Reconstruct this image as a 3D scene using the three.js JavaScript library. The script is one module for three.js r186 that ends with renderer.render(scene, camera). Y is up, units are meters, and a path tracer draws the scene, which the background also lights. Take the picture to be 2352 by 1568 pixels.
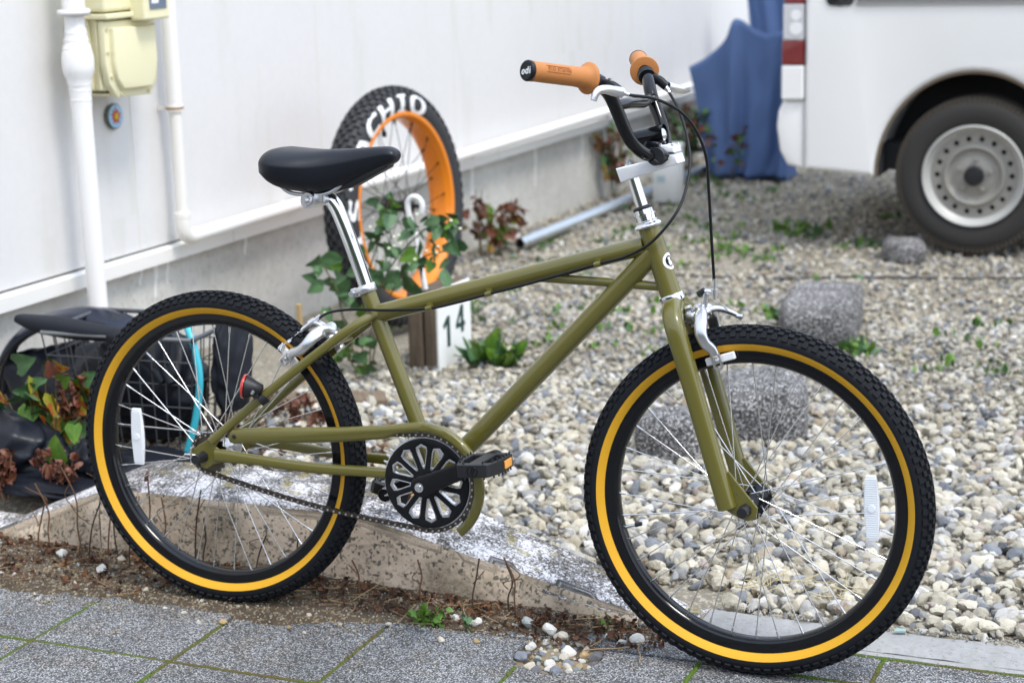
import * as THREE from 'three';
import { mergeGeometries, mergeVertices, toCreasedNormals } from 'three/addons/utils/BufferGeometryUtils.js';
import { RoundedBoxGeometry } from 'three/addons/geometries/RoundedBoxGeometry.js';
import { TextGeometry } from 'three/addons/geometries/TextGeometry.js';
import { FontLoader } from 'three/addons/loaders/FontLoader.js';

// ---------------------------------------------------------------- camera, sky, sun, exposure
const scene = new THREE.Scene();
const camera = new THREE.PerspectiveCamera(21.27, 1024 / 682, 0.05, 2000);
camera.position.set(0, 1.2891, 0);
camera.rotation.order = 'YXZ';
camera.rotation.set(-0.23148, 0, -0.0294);
camera.focus = 3.12;
camera.userData.fStop = 4.5;
const renderer = new THREE.WebGLRenderer({ antialias: true });
renderer.toneMapping = THREE.LinearToneMapping;
renderer.toneMappingExposure = 1.68;
renderer.shadowMap.enabled = true;

const sunDir = new THREE.Vector3(0.33, 0.86, 0.38).normalize();
{
  const w = 512, h = 256, d = new Float32Array(w * h * 4), v = new THREE.Vector3();
  for (let j = 0; j < h; j++) for (let i = 0; i < w; i++) {
    const th = (j + 0.5) / h * Math.PI - Math.PI / 2, ph = ((i + 0.5) / w - 0.5) * 2 * Math.PI;
    v.set(Math.cos(th) * Math.cos(ph), Math.sin(th), Math.cos(th) * Math.sin(ph));
    const e = Math.max(0, v.y), g = Math.pow(1 - e, 2.2);
    const c = 0.92 + 0.08 * Math.sin(3.1 * v.x + 2.3 * v.z * v.y) * Math.cos(2.7 * v.z + 1.9 * v.x);
    const k = Math.pow(Math.max(0, v.dot(sunDir)), 5);
    const o = (j * w + i) * 4;
    d[o] = (0.74 + 0.34 * g + 0.55 * k) * c;
    d[o + 1] = (0.90 + 0.24 * g + 0.50 * k) * c;
    d[o + 2] = (1.18 + 0.06 * g + 0.42 * k) * c;
    d[o + 3] = 1;
  }
  const sky = new THREE.DataTexture(d, w, h, THREE.RGBAFormat, THREE.FloatType);
  sky.mapping = THREE.EquirectangularReflectionMapping;
  sky.magFilter = THREE.LinearFilter; sky.minFilter = THREE.LinearFilter; sky.needsUpdate = true;
  scene.background = sky; scene.environment = sky;
}
const sun = new THREE.DirectionalLight(new THREE.Color().setRGB(1, 0.95, 0.87), 1.5);
sun.position.copy(sunDir).multiplyScalar(20).add(new THREE.Vector3(0, 0, -4));
sun.target.position.set(0, 0, -4); sun.castShadow = true; sun.shadow.radius = 26;
sun.shadow.mapSize.set(2048, 2048);
Object.assign(sun.shadow.camera, { left: -8, right: 8, top: 8, bottom: -8, near: 1, far: 50 });
scene.add(sun, sun.target);

// ---------------------------------------------------------------- helpers
function rng(seed) { let a = seed >>> 0; return () => { a = (a + 0x6D2B79F5) | 0; let t = Math.imul(a ^ (a >>> 15), 1 | a); t = (t + Math.imul(t ^ (t >>> 7), 61 | t)) ^ t; return ((t ^ (t >>> 14)) >>> 0) / 4294967296; }; }
const R = rng(20240611);
const rr = (a, b, f = R) => a + (b - a) * f();
const V = (x, y, z) => new THREE.Vector3(x, y, z);
function hash(x, y, s) { let h = Math.imul(x | 0, 374761393) ^ Math.imul(y | 0, 668265263) ^ Math.imul(s | 0, 1274126177); h = Math.imul(h ^ (h >>> 13), 1274126177); return ((h ^ (h >>> 16)) >>> 0) / 4294967296; }
const sm = t => t * t * (3 - 2 * t), lerp = (a, b, t) => a + (b - a) * t, clamp = (x, a = 0, b = 1) => Math.min(b, Math.max(a, x));
const step = (a, b, x) => sm(clamp((x - a) / (b - a)));
function vn(x, y, per, s) { const xi = Math.floor(x), yi = Math.floor(y), fx = sm(x - xi), fy = sm(y - yi), m = a => ((a % per) + per) % per; return lerp(lerp(hash(m(xi), m(yi), s), hash(m(xi + 1), m(yi), s), fx), lerp(hash(m(xi), m(yi + 1), s), hash(m(xi + 1), m(yi + 1), s), fx), fy); }
function fbm(u, v, per, oct, s) { let a = 0, w = 0.5, t = 0; for (let o = 0; o < oct; o++) { a += w * vn(u * per, v * per, per, s + o * 17); t += w; w *= 0.5; per *= 2; } return a / t; }
function fb(x, y, s = 1, oct = 4) { return fbm(x / 64 + 0.37, y / 64 + 0.11, 64, oct, s); }  // unit = 1 cell
function tex(n, fn, srgb = true) {
  const d = new Uint8Array(n * n * 4);
  for (let j = 0; j < n; j++) for (let i = 0; i < n; i++) { const c = fn(i / n, j / n, i, j), o = (j * n + i) * 4; d[o] = clamp(c[0]) * 255; d[o + 1] = clamp(c[1]) * 255; d[o + 2] = clamp(c[2]) * 255; d[o + 3] = 255; }
  const t = new THREE.DataTexture(d, n, n); t.wrapS = t.wrapT = THREE.RepeatWrapping; t.magFilter = THREE.LinearFilter; t.minFilter = THREE.LinearMipmapLinearFilter; t.generateMipmaps = true;
  if (srgb) t.colorSpace = THREE.SRGBColorSpace; t.needsUpdate = true; return t;
}
const mixc = (a, b, t) => [lerp(a[0], b[0], t), lerp(a[1], b[1], t), lerp(a[2], b[2], t)];
const rgb = c => new THREE.Color().setRGB(c[0], c[1], c[2]);
function mat(c, rough, metal = 0, x = {}) { return new THREE.MeshStandardMaterial({ color: rgb(c), roughness: rough, metalness: metal, ...x }); }
function pmat(c, rough, metal = 0, x = {}) { return new THREE.MeshPhysicalMaterial({ color: rgb(c), roughness: rough, metalness: metal, ...x }); }
const taken = {};
function numbered(n) { const k = taken[n] || 0; taken[n] = k + 1; return k ? n + '_' + String(k).padStart(3, '0') : n; }
function shadow(o) { o.traverse(m => { if (m.isMesh) { m.castShadow = true; m.receiveShadow = true; } }); return o; }
function tag(o, label, category, group) { o.userData.label = label; o.userData.category = category; if (group) o.userData.group = group; return o; }
function thing(name, label, category, group) { const g = new THREE.Group(); g.name = numbered(name); scene.add(g); return tag(g, label, category, group); }
function struct(name, label) { const g = new THREE.Group(); g.name = numbered(name); g.userData.kind = 'structure'; if (label) g.userData.label = label; scene.add(g); return g; }
function part(parent, name, geo, m) {
  const a = Array.isArray(geo) ? (geo.length > 1 ? mergeGeometries(geo.map(norm)) : geo[0]) : geo;
  const o = new THREE.Mesh(a, m); o.name = name; o.castShadow = o.receiveShadow = true; parent.add(o); return o;
}
function norm(g) { const n = g.index ? g.toNonIndexed() : g; for (const k of Object.keys(n.attributes)) if (!['position', 'normal', 'uv'].includes(k)) n.deleteAttribute(k); if (!n.attributes.uv) n.setAttribute('uv', new THREE.BufferAttribute(new Float32Array(n.attributes.position.count * 2), 2)); if (!n.attributes.normal) n.computeVertexNormals(); return n; }
function stuff(name, label, category, geo, m, mats, cols) {   // what nobody could count: one instanced object
  const o = new THREE.InstancedMesh(geo, m, mats.length); o.name = numbered(name);
  mats.forEach((x, i) => o.setMatrixAt(i, x)); if (cols) cols.forEach((c, i) => o.setColorAt(i, c));
  o.castShadow = o.receiveShadow = true; o.userData.kind = 'stuff'; tag(o, label, category); scene.add(o); return o;
}
// place things in the frame of the pavement: x along the street, z towards the street
const LOTR = -22.9 * Math.PI / 180, LC = Math.cos(LOTR), LS = Math.sin(LOTR);
const lotV = (x, y, z) => V(-0.356 + LC * x + LS * z, y, -2.932 - LS * x + LC * z);
function atLot(o, x, y, z, turn = 0) { o.position.copy(lotV(x, y, z)); o.rotation.y = LOTR + turn; return o; }
const lotM = new THREE.Matrix4().compose(lotV(0, 0, 0), new THREE.Quaternion().setFromAxisAngle(V(0, 1, 0), LOTR), V(1, 1, 1));
const WALLR = 64.7 * Math.PI / 180;
const wallV = (s, y, d) => V(-0.007 + Math.cos(WALLR) * s + Math.sin(WALLR) * d, y, -7.386 - Math.sin(WALLR) * s + Math.cos(WALLR) * d);
function atWall(o, s, y, d) { o.position.copy(wallV(s, y, d)); o.rotation.y = WALLR; return o; }
// geometry
function boxUV(g, size = 1, ou = 0, ov = 0) {
  g = g.index ? g.toNonIndexed() : g; const p = g.attributes.position, n = g.attributes.normal, u = new Float32Array(p.count * 2);
  for (let i = 0; i < p.count; i++) {
    const ax = Math.abs(n.getX(i)), ay = Math.abs(n.getY(i)), az = Math.abs(n.getZ(i)); let a, b;
    if (ay >= ax && ay >= az) { a = p.getX(i); b = p.getZ(i); } else if (ax >= az) { a = p.getZ(i); b = p.getY(i); } else { a = p.getX(i); b = p.getY(i); }
    u[i * 2] = a / size + ou; u[i * 2 + 1] = b / size + ov;
  }
  g.setAttribute('uv', new THREE.BufferAttribute(u, 2)); return g;
}
function box(w, h, d, x = 0, y = 0, z = 0, r = 0) { const g = r ? new RoundedBoxGeometry(w, h, d, 2, r) : new THREE.BoxGeometry(w, h, d); g.translate(x, y, z); return g; }
const UP = V(0, 1, 0);
function cyl(a, b, r0, r1 = r0, seg = 16, open = false) { const d = b.clone().sub(a), g = new THREE.CylinderGeometry(r1, r0, d.length(), seg, 1, open); g.applyQuaternion(new THREE.Quaternion().setFromUnitVectors(UP, d.clone().normalize())); g.translate((a.x + b.x) / 2, (a.y + b.y) / 2, (a.z + b.z) / 2); return g; }
function curve(pts) { return new THREE.CatmullRomCurve3(pts.map(p => p.isVector3 ? p : V(...p)), false, 'centripetal'); }
function tube(pts, r, seg = 24, rad = 12) { return new THREE.TubeGeometry(curve(pts), seg, r, rad, false); }
function loft(rings, caps = true, closed = true) {   // rings of equal length -> skin with optional end caps
  const n = rings[0].length, m = rings.length, pos = [], uv = [], idx = [], cl = closed ? n : n - 1;
  for (let i = 0; i < m; i++) for (let j = 0; j <= cl; j++) { const p = rings[i][j % n]; pos.push(p.x, p.y, p.z); uv.push(j / cl, i / (m - 1)); }
  const w = cl + 1;
  for (let i = 0; i < m - 1; i++) for (let j = 0; j < cl; j++) { const a = i * w + j, b = a + 1, c = a + w, d = c + 1; idx.push(a, b, d, a, d, c); }
  let g = new THREE.BufferGeometry(); g.setAttribute('position', new THREE.Float32BufferAttribute(pos, 3)); g.setAttribute('uv', new THREE.Float32BufferAttribute(uv, 2)); g.setIndex(idx);
  if (closed) { const g2 = g.clone(); g2.deleteAttribute('uv'); const mv = mergeVertices(g2, 1e-7); mv.computeVertexNormals(); g.computeVertexNormals();
    const N = g.attributes.normal; for (let i = 0; i < m; i++) { const a = i * w, b = a + cl, v = V(N.getX(a) + N.getX(b), N.getY(a) + N.getY(b), N.getZ(a) + N.getZ(b)).normalize(); N.setXYZ(a, v.x, v.y, v.z); N.setXYZ(b, v.x, v.y, v.z); } } else g.computeVertexNormals();
  if (!caps) return g;
  const out = [norm(g)];
  for (const [k, flip] of [[0, true], [m - 1, false]]) {
    const c = rings[k].reduce((s, p) => s.add(p), V(0, 0, 0)).divideScalar(n), q = [];
    for (let j = 0; j < n; j++) { const a = rings[k][j], b = rings[k][(j + 1) % n]; const t = flip ? [c, b, a] : [c, a, b]; t.forEach(p => q.push(p.x, p.y, p.z)); }
    const h = new THREE.BufferGeometry(); h.setAttribute('position', new THREE.Float32BufferAttribute(q, 3)); h.computeVertexNormals(); out.push(norm(h));
  }
  return mergeGeometries(out);
}
function sweep(pts, prof, n = 24, seg = 12) {   // elliptical section (w, h) swept along a curve; prof(t) -> [a, b] half sizes, a lies near z
  const c = curve(pts), rings = [], up = V(0, 0, 1);
  for (let i = 0; i <= n; i++) { const t = i / n, p = c.getPoint(t), T = c.getTangent(t), B = up.clone().sub(T.clone().multiplyScalar(up.dot(T))).normalize(), N = B.clone().cross(T).normalize(), [a, b] = prof(t), ring = [];
    for (let k = 0; k < seg; k++) { const f = k / seg * 2 * Math.PI; const ca = Math.cos(f), sa = Math.sin(f), q = 0.72; ring.push(p.clone().addScaledVector(B, a * Math.sign(ca) * Math.pow(Math.abs(ca), q)).addScaledVector(N, b * Math.sign(sa) * Math.pow(Math.abs(sa), q))); } rings.push(ring); }
  return loft(rings);
}
function lathe(prof, seg = 32, axis = 'y') { const g = new THREE.LatheGeometry(prof.map(p => new THREE.Vector2(Math.max(p[0], 1e-5), p[1])), seg); if (axis === 'z') g.rotateX(Math.PI / 2); if (axis === 'x') g.rotateZ(-Math.PI / 2); return g; }
function shape(pts, holes = []) { const s = new THREE.Shape(pts.map(p => new THREE.Vector2(p[0], p[1]))); for (const h of holes) s.holes.push(new THREE.Path(h.map(p => new THREE.Vector2(p[0], p[1])))); return s; }
function extr(s, depth, bevel = 0, z = 0, seg = 2, cs = 8) { const g = new THREE.ExtrudeGeometry(s, { depth: depth - 2 * bevel, bevelEnabled: bevel > 0, bevelThickness: bevel, bevelSize: bevel, bevelOffset: -bevel, bevelSegments: seg, curveSegments: cs }); g.translate(0, 0, z + bevel); return g; }
function crease(g, a = 0.6) { const q = g.index ? g.toNonIndexed() : g; q.deleteAttribute('normal'); const u = q.attributes.uv; const m = mergeVertices(q, 1e-6); return toCreasedNormals(m, a); }
function rough(g, amp, freq, seed = 1) {   // push vertices of an indexed copy by noise
  const u = g.clone(); u.deleteAttribute('uv'); u.deleteAttribute('normal'); const m = mergeVertices(u, 1e-5), p = m.attributes.position;
  for (let i = 0; i < p.count; i++) { const x = p.getX(i), y = p.getY(i), z = p.getZ(i); p.setXYZ(i, x + amp * (fb(y * freq + 3, z * freq + 9, seed) - 0.5) * 2, y + amp * (fb(x * freq + 5, z * freq + 1, seed + 5) - 0.5) * 2, z + amp * (fb(x * freq + 7, y * freq + 2, seed + 9) - 0.5) * 2); }
  m.computeVertexNormals(); return m;
}
function blob(detail, fn) { const g = mergeVertices(new THREE.IcosahedronGeometry(1, detail).deleteAttribute('uv').deleteAttribute('normal'), 1e-5), p = g.attributes.position, v = V(0, 0, 0); for (let i = 0; i < p.count; i++) { v.fromBufferAttribute(p, i); const q = fn(v.clone()); p.setXYZ(i, q.x, q.y, q.z); } g.computeVertexNormals(); return g; }
function stoneGeo(seed, detail = 1, flat = 0.7, bump = 0.34) {
  const f = rng(seed), cut = []; for (let i = 0; i < 11; i++) cut.push([V(f() - 0.5, f() - 0.5, f() - 0.5).normalize(), 0.52 + 0.36 * f()]);
  const g = blob(detail, v => { let r = 1; for (const [n, d] of cut) { const k = v.dot(n); if (k * r > d) r = d / k; } r *= 1 + bump * (fb(v.x * 1.7 + seed, v.y * 1.7 + v.z * 2.3, seed, 3) - 0.5); return V(v.x * r, v.y * r * flat, v.z * r * (0.7 + 0.25 * hash(seed, 1, 2))); });
  const o = boxUV(toCreasedNormals(g, 0.55), 3); return o;
}
function subdiv(g, n) { let q = g.index ? g.toNonIndexed() : g; for (let k = 0; k < n; k++) { const p = q.attributes.position, o = [], a = V(0, 0, 0), b = V(0, 0, 0), c = V(0, 0, 0); for (let i = 0; i < p.count; i += 3) { a.fromBufferAttribute(p, i); b.fromBufferAttribute(p, i + 1); c.fromBufferAttribute(p, i + 2); const ab = a.clone().lerp(b, 0.5), bc = b.clone().lerp(c, 0.5), ca = c.clone().lerp(a, 0.5); for (const v of [a, ab, ca, ab, b, bc, ca, bc, c, ab, bc, ca]) o.push(v.x, v.y, v.z); } q = new THREE.BufferGeometry(); q.setAttribute('position', new THREE.Float32BufferAttribute(o, 3)); } q.setAttribute('uv', new THREE.BufferAttribute(new Float32Array(q.attributes.position.count * 2), 2)); q.computeVertexNormals(); return q; }
const font = await new FontLoader().loadAsync('fonts/droid/droid_sans_bold.typeface.json');
const fontR = await new FontLoader().loadAsync('fonts/droid/droid_sans_regular.typeface.json');
// ---------------------------------------------------------------- textures of the setting
function grains(n, cells, s, col) {   // packed grains: nearest jittered seed gives each grain its tone
  return (u, v, i, j) => { const x = u * cells, y = v * cells, xi = Math.floor(x), yi = Math.floor(y); let b = 9, id = 0, b2 = 9; for (let a = -1; a < 2; a++) for (let c = -1; c < 2; c++) { const X = ((xi + a) % cells + cells) % cells, Y = ((yi + c) % cells + cells) % cells, dx = xi + a + hash(X, Y, s) - x, dy = yi + c + hash(X, Y, s + 1) - y, d = dx * dx + dy * dy; if (d < b) { b2 = b; b = d; id = hash(X, Y, s + 2); } else if (d < b2) b2 = d; } return col(id, Math.sqrt(b2) - Math.sqrt(b), u, v); };
}
const TX = {};
TX.paver = tex(1024, grains(1024, 230, 5, (id, e, u, v) => { const p = fbm(u, v, 5, 5, 31), w = fbm(u, v, 14, 4, 77); let g = id < 0.30 ? 0.24 + id * 0.40 : id < 0.68 ? 0.46 + (id - 0.3) * 0.55 : 0.76 + (id - 0.68) * 0.75; g = lerp(0.36, g, clamp(e * 3.4)); g *= 0.84 + 0.34 * p; const br = step(0.55, 0.75, w) * 0.30; return mixc([g * 0.995, g, g * 1.015], [g * 0.93, g * 0.86, g * 0.76], br); }));
TX.paverB = tex(1024, grains(1024, 230, 5, (id, e) => { const g = clamp(e * 2.6) * (0.55 + 0.45 * id); return [g, g, g]; }), false);
TX.conc = tex(1024, (u, v) => { const b = fbm(u, v, 40, 4, 8), f = fbm(u, v, 170, 2, 15), pore = step(0.60, 0.70, fbm(u, v, 130, 2, 44)), spot = step(0.69, 0.74, fbm(u, v, 105, 2, 47)), lc = step(0.42, 0.78, fbm(u, v, 4, 6, 61)); let g = mixc([0.82, 0.74, 0.65], [0.94, 0.86, 0.77], b * 0.6 + f * 0.4); g = mixc(g, [0.42, 0.38, 0.31], lc * (0.35 + 0.5 * f)); g = mixc(g, [0.40, 0.38, 0.33], pore * 0.42); return mixc(g, [0.24, 0.24, 0.21], spot * 0.62); });
TX.concTop = tex(1024, (u, v) => { const a = fbm(u, v, 7, 6, 13), b = fbm(u, v, 90, 4, 18), c = fbm(u, v, 200, 2, 25); const w = step(0.36, 0.62, b * 0.55 + a * 0.45), d = step(0.30, 0.62, c * 0.6 + a * 0.4); let g = mixc([0.50, 0.48, 0.46], [0.90, 0.89, 0.90], w); g = mixc(g, [0.16, 0.16, 0.16], (1 - d) * 0.85); return mixc(g, [0.52, 0.47, 0.28], step(0.66, 0.76, fbm(u, v, 12, 4, 91)) * 0.6); });
TX.concB = tex(512, (u, v) => { const g = 0.6 * fbm(u, v, 60, 4, 4) + 0.4 * fbm(u, v, 12, 4, 9); return [g, g, g]; }, false);
TX.soil = tex(1024, (u, v) => { const a = fbm(u, v, 8, 6, 101), b = fbm(u, v, 70, 4, 104), c = step(0.62, 0.72, fbm(u, v, 120, 2, 108)); let g = mixc([0.20, 0.165, 0.125], [0.46, 0.40, 0.32], a * 0.6 + b * 0.4); return mixc(g, [0.66, 0.60, 0.49], c * 0.7); });
TX.bed = tex(1024, (u, v) => { const a = fbm(u, v, 8, 6, 121), b = fbm(u, v, 90, 4, 124), c = step(0.58, 0.70, fbm(u, v, 150, 2, 128)); let g = mixc([0.40, 0.375, 0.335], [0.62, 0.59, 0.53], a * 0.5 + b * 0.5); return mixc(g, [0.78, 0.75, 0.68], c * 0.6); });
TX.soilB = tex(512, (u, v) => { const g = 0.5 * fbm(u, v, 60, 4, 104) + 0.5 * fbm(u, v, 14, 5, 111); return [g, g, g]; }, false);
TX.granite = tex(512, grains(512, 90, 15, (id, e, u, v) => { const p = fbm(u, v, 5, 4, 131); const g = (id < 0.34 ? 0.26 + id * 0.3 : id < 0.75 ? 0.42 + id * 0.16 : 0.72 + 0.14 * id) * (0.78 + 0.42 * p); return [g, g * 0.995, g * 0.985]; }));
TX.found = tex(1024, (u, v) => { const a = fbm(u, v, 4, 5, 201), b = fbm(u, v, 50, 4, 204), st = step(0.5, 0.8, fbm(u * 1.0, v * 0.12, 24, 3, 210)), pore = step(0.70, 0.78, fbm(u, v, 110, 2, 215)); let g = 0.80 + 0.10 * (a - 0.5) + 0.08 * (b - 0.5); let c = [g, g * 0.995, g * 0.98]; c = mixc(c, [0.66, 0.655, 0.62], st * 0.22); return mixc(c, [0.55, 0.54, 0.51], pore * 0.3); });
TX.siding = tex(512, (u, v) => { const a = fbm(u, v, 3, 5, 231), b = fbm(u, v, 80, 3, 233), st = step(0.60, 0.85, fbm(u, v * 0.15, 20, 3, 236)); const g = 0.945 + 0.02 * (a - 0.5) + 0.02 * (b - 0.5) - 0.02 * st; return [g, g * 0.995, g * 0.985 - 0.012 * st]; });
TX.fine = tex(512, (u, v) => { const g = 0.5 * fbm(u, v, 90, 3, 304) + 0.5 * fbm(u, v, 24, 4, 306); return [g, g, g]; }, false);
TX.asph = tex(512, grains(512, 110, 25, (id, e, u, v) => { const g = (0.20 + 0.22 * id) * (0.85 + 0.3 * fbm(u, v, 4, 4, 141)); return [g, g, g * 1.02]; }));
TX.wood = tex(512, (u, v) => { const a = fbm(u * 1, v * 0.06, 40, 4, 401), b = fbm(u, v, 6, 4, 405), c = fbm(u, v * 0.1, 90, 3, 408); return mixc([0.30, 0.26, 0.22], [0.58, 0.52, 0.45], clamp(a * 0.7 + b * 0.35 + 0.3 * (c - 0.5))); });

const M = {};
M.paver = mat([0.66, 0.66, 0.66], 0.85, 0, { map: TX.paver, bumpMap: TX.paverB, bumpScale: 0.0018 });
M.conc = mat([1, 1, 1], 0.92, 0, { map: TX.conc, bumpMap: TX.concB, bumpScale: 0.004 });
M.concTop = mat([1, 1, 1], 0.92, 0, { map: TX.concTop, bumpMap: TX.concB, bumpScale: 0.004 });
M.concGrey = mat([0.52, 0.52, 0.53], 0.9, 0, { map: TX.found, bumpMap: TX.concB, bumpScale: 0.002 });
M.soil = mat([0.8, 0.8, 0.8], 0.98, 0, { map: TX.soil, bumpMap: TX.soilB, bumpScale: 0.006 });
M.bed = mat([0.95, 0.95, 0.94], 0.98, 0, { map: TX.bed, bumpMap: TX.soilB, bumpScale: 0.006 });
M.granite = mat([0.60, 0.59, 0.60], 0.88, 0, { map: TX.granite, bumpMap: TX.concB, bumpScale: 0.004 });
M.found = mat([0.92, 0.92, 0.90], 0.9, 0, { map: TX.found, bumpMap: TX.concB, bumpScale: 0.0012 });
M.siding = mat([0.80, 0.80, 0.81], 0.55, 0, { map: TX.siding, bumpMap: TX.fine, bumpScale: 0.0003 });
M.trim = mat([0.80, 0.79, 0.76], 0.5);
M.asph = mat([0.9, 0.9, 0.9], 0.95, 0, { map: TX.asph });
M.moss = mat([1, 1, 1], 1.0);
M.stone = mat([1, 1, 1], 0.9, 0, { bumpMap: TX.concB, bumpScale: 0.003 });

// ---------------------------------------------------------------- ground, road, yard
{
  const g = struct('ground'); const p = new THREE.PlaneGeometry(900, 900); p.rotateX(-Math.PI / 2); const m = boxUV(p, 1.2); part(g, 'soil_sheet', m, M.bed); g.position.y = -0.09;
  const r = struct('road'); part(r, 'asphalt', boxUV(box(300, 0.05, 7), 1.0), M.asph); atLot(r, 0, -0.085, 5.2);
  const k = struct('roadside_kerb'); for (let i = -3; i < 6; i++) part(k, 'kerb_block', boxUV(box(0.595, 0.15, 0.12, i * 0.6, 0, 0, 0.012), 0.8, i * 0.37), M.concGrey); atLot(k, 0, -0.07, 1.58);
}
const gh = (x, z) => 0.075 * (1 - step(-0.45, 0.02, x)) * lerp(0.35, 1, step(-1.15, -0.78, x)) * step(-2.3, -1.2, z) * step(-0.50, -0.66, z) + 0.014 * (fb(x * 2.2 + 9, z * 2.2 + 4, 5, 3) - 0.5) + 0.05 * step(-0.85, -1.5, x) * step(-3, -1.2, z) * step(-0.5, -0.7, z);
{
  const nx = 130, nz = 170, pos = [], idx = [], x0 = -2.6, x1 = 4.6, z0 = -0.5, z1 = -10.5;
  for (let j = 0; j <= nz; j++) for (let i = 0; i <= nx; i++) { const x = lerp(x0, x1, i / nx), z = lerp(z0, z1, Math.pow(j / nz, 1.4)); pos.push(x, gh(x, z) - 0.016 + 0.006 * (fb(x * 30, z * 30, 7, 2) - 0.5), z); }
  for (let j = 0; j < nz; j++) for (let i = 0; i < nx; i++) { const a = j * (nx + 1) + i, b = a + 1, c = a + nx + 1, d = c + 1; idx.push(a, b, c, b, d, c); }
  const g = new THREE.BufferGeometry(); g.setAttribute('position', new THREE.Float32BufferAttribute(pos, 3)); g.setIndex(idx); g.computeVertexNormals();
  const y = struct('gravel_yard', 'bare earth of the gravel yard'); part(y, 'yard_earth', boxUV(g, 0.9), M.bed); atLot(y, 0, 0, 0);
}
// ---------------------------------------------------------------- pavement of square tiles
const HX = 0.352, HZ = -0.25, HR = 0.083;
{
  const pv = struct('pavement', 'pavement of square exposed-aggregate tiles'); atLot(pv, 0, 0, 0);
  part(pv, 'bedding', boxUV(box(9, 0.03, 2.2, 0.5, -0.055, 0.60), 0.9), M.soil);
  const { Brush, Evaluator, SUBTRACTION } = await import('three-bvh-csg'); const ev = new Evaluator();
  const hole = new Brush(rough(new THREE.CylinderGeometry(HR, HR * 0.97, 0.2, 40, 1), 0.0035, 60, 3).translate(HX, 0, HZ)); { const h = hole.geometry; h.setAttribute('uv', new THREE.BufferAttribute(new Float32Array(h.attributes.position.count * 2), 2)); } hole.updateMatrixWorld();
  const vars = []; for (let i = 0; i < 6; i++) vars.push(boxUV(box(0.294, 0.05, 0.294, 0, -0.025, 0, 0.003), 0.6, R() * 5, R() * 5));
  const cuts = []; for (let i = 0; i < 4; i++) cuts.push(boxUV(box(0.294, 0.05, 0.111, 0, -0.025, 0, 0.003), 0.6, R() * 5, R() * 5));
  for (let row = -1; row < 5; row++) for (let c = -6; c < 9; c++) {
    const cut = row < 0, cx = c * 0.3 + 0.15, cz = cut ? -0.3595 : row * 0.3 - 0.15; let geo = cut ? cuts[(c + 20) % 4] : vars[Math.floor(R() * 6)];
    const dy = rr(-0.0012, 0.0012), tx = rr(-0.002, 0.002), tz = rr(-0.002, 0.002);
    const near = Math.abs(cx - HX) < 0.15 + HR && Math.abs(cz - HZ) < (cut ? 0.057 : 0.15) + HR;
    if (near) { const b = new Brush(geo.clone().translate(cx, 0, cz)); b.updateMatrixWorld(); const r = ev.evaluate(b, hole, SUBTRACTION); const t = part(pv, 'paving_tile', boxUV(r.geometry, 0.6, 0.31, 0.17), M.paver); t.material = M.paver; continue; }
    const t = part(pv, 'paving_tile', geo, M.paver); t.position.set(cx, dy, cz); t.rotation.set(tx, 0, tz);
  }
}
// ---------------------------------------------------------------- kerb: high at the left, ramped down, flush at the right
function kerbHeight(x) { return Math.min(0.150 * (1 - clamp((x + 0.14) / 0.66)), Math.max(0.02, 0.152 - 0.43 * Math.max(0, -0.72 - x))); }
{
  const kb = struct('kerb', 'weathered concrete kerb ramping down to the yard entrance'); atLot(kb, 0, 0, 0);
  const block = (xa, xb, back, tone) => {
    const n = 56, rings = [], rt = [];
    for (let i = 0; i <= n; i++) {
      const x = lerp(xa, xb, i / n), h = Math.max(kerbHeight(x), 0) + 0.003, b = -0.42, w = (k, s) => (fb(x * 16 + k * 3.1, k * 7.7, 21 + s, 4) - 0.5), e = 0.012, rad = Math.min(0.022, h * 0.45), bt = lerp(-0.545, -0.65, clamp(h / 0.12)) ;
      const P = [[-0.06, b], [h * 0.25, b - 0.004 + e * w(1, 1)], [h * 0.6, b - 0.010 + e * w(2, 2)], [h - rad, b - 0.016 + e * w(3, 3)], [h - rad * 0.3 + 0.006 * w(3, 9), b - 0.016 - rad * 0.3], [h + 0.006 * w(4, 4), b - 0.018 - rad], [h + 0.004 * w(5, 5) + 0.004, (b + bt) / 2], [h + 0.006 * w(6, 6), bt + 0.012], [h - 0.02, bt], [-0.06, bt]];
      rings.push(P.map(p => V(x, p[0], p[1])));
    }
    const full = loft(rings.map(r => r.slice().reverse())); const q = crease(full, 0.9), p = q.attributes.position, N = q.attributes.normal, side = [], top = [];
    for (let t = 0; t < p.count; t += 3) { const ny = (N.getY(t) + N.getY(t + 1) + N.getY(t + 2)) / 3; (ny > 0.72 ? top : side).push(t); }
    const pick = L => { const pp = [], nn = []; for (const t of L) for (let k = 0; k < 3; k++) { pp.push(p.getX(t + k), p.getY(t + k), p.getZ(t + k)); nn.push(N.getX(t + k), N.getY(t + k), N.getZ(t + k)); } const g = new THREE.BufferGeometry(); g.setAttribute('position', new THREE.Float32BufferAttribute(pp, 3)); g.setAttribute('normal', new THREE.Float32BufferAttribute(nn, 3)); return boxUV(g, L === top ? 0.5 : 0.7, xa * 0.77 + 0.2, 0.35); };
    const o = part(kb, 'kerb_block', pick(side), tone ? M.concGrey : M.conc); if (top.length) part(o, 'block_top', pick(top), tone ? M.concGrey : M.concTop);
  };
  block(-2.0, -1.344, -0.65, 0); block(-1.34, -0.744, -0.65, 0); block(-0.74, 0.548, -0.65, 0);
  for (let i = 0; i < 6; i++) block(0.552 + i * 0.6, 1.146 + i * 0.6, -0.545, 1);
}
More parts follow.
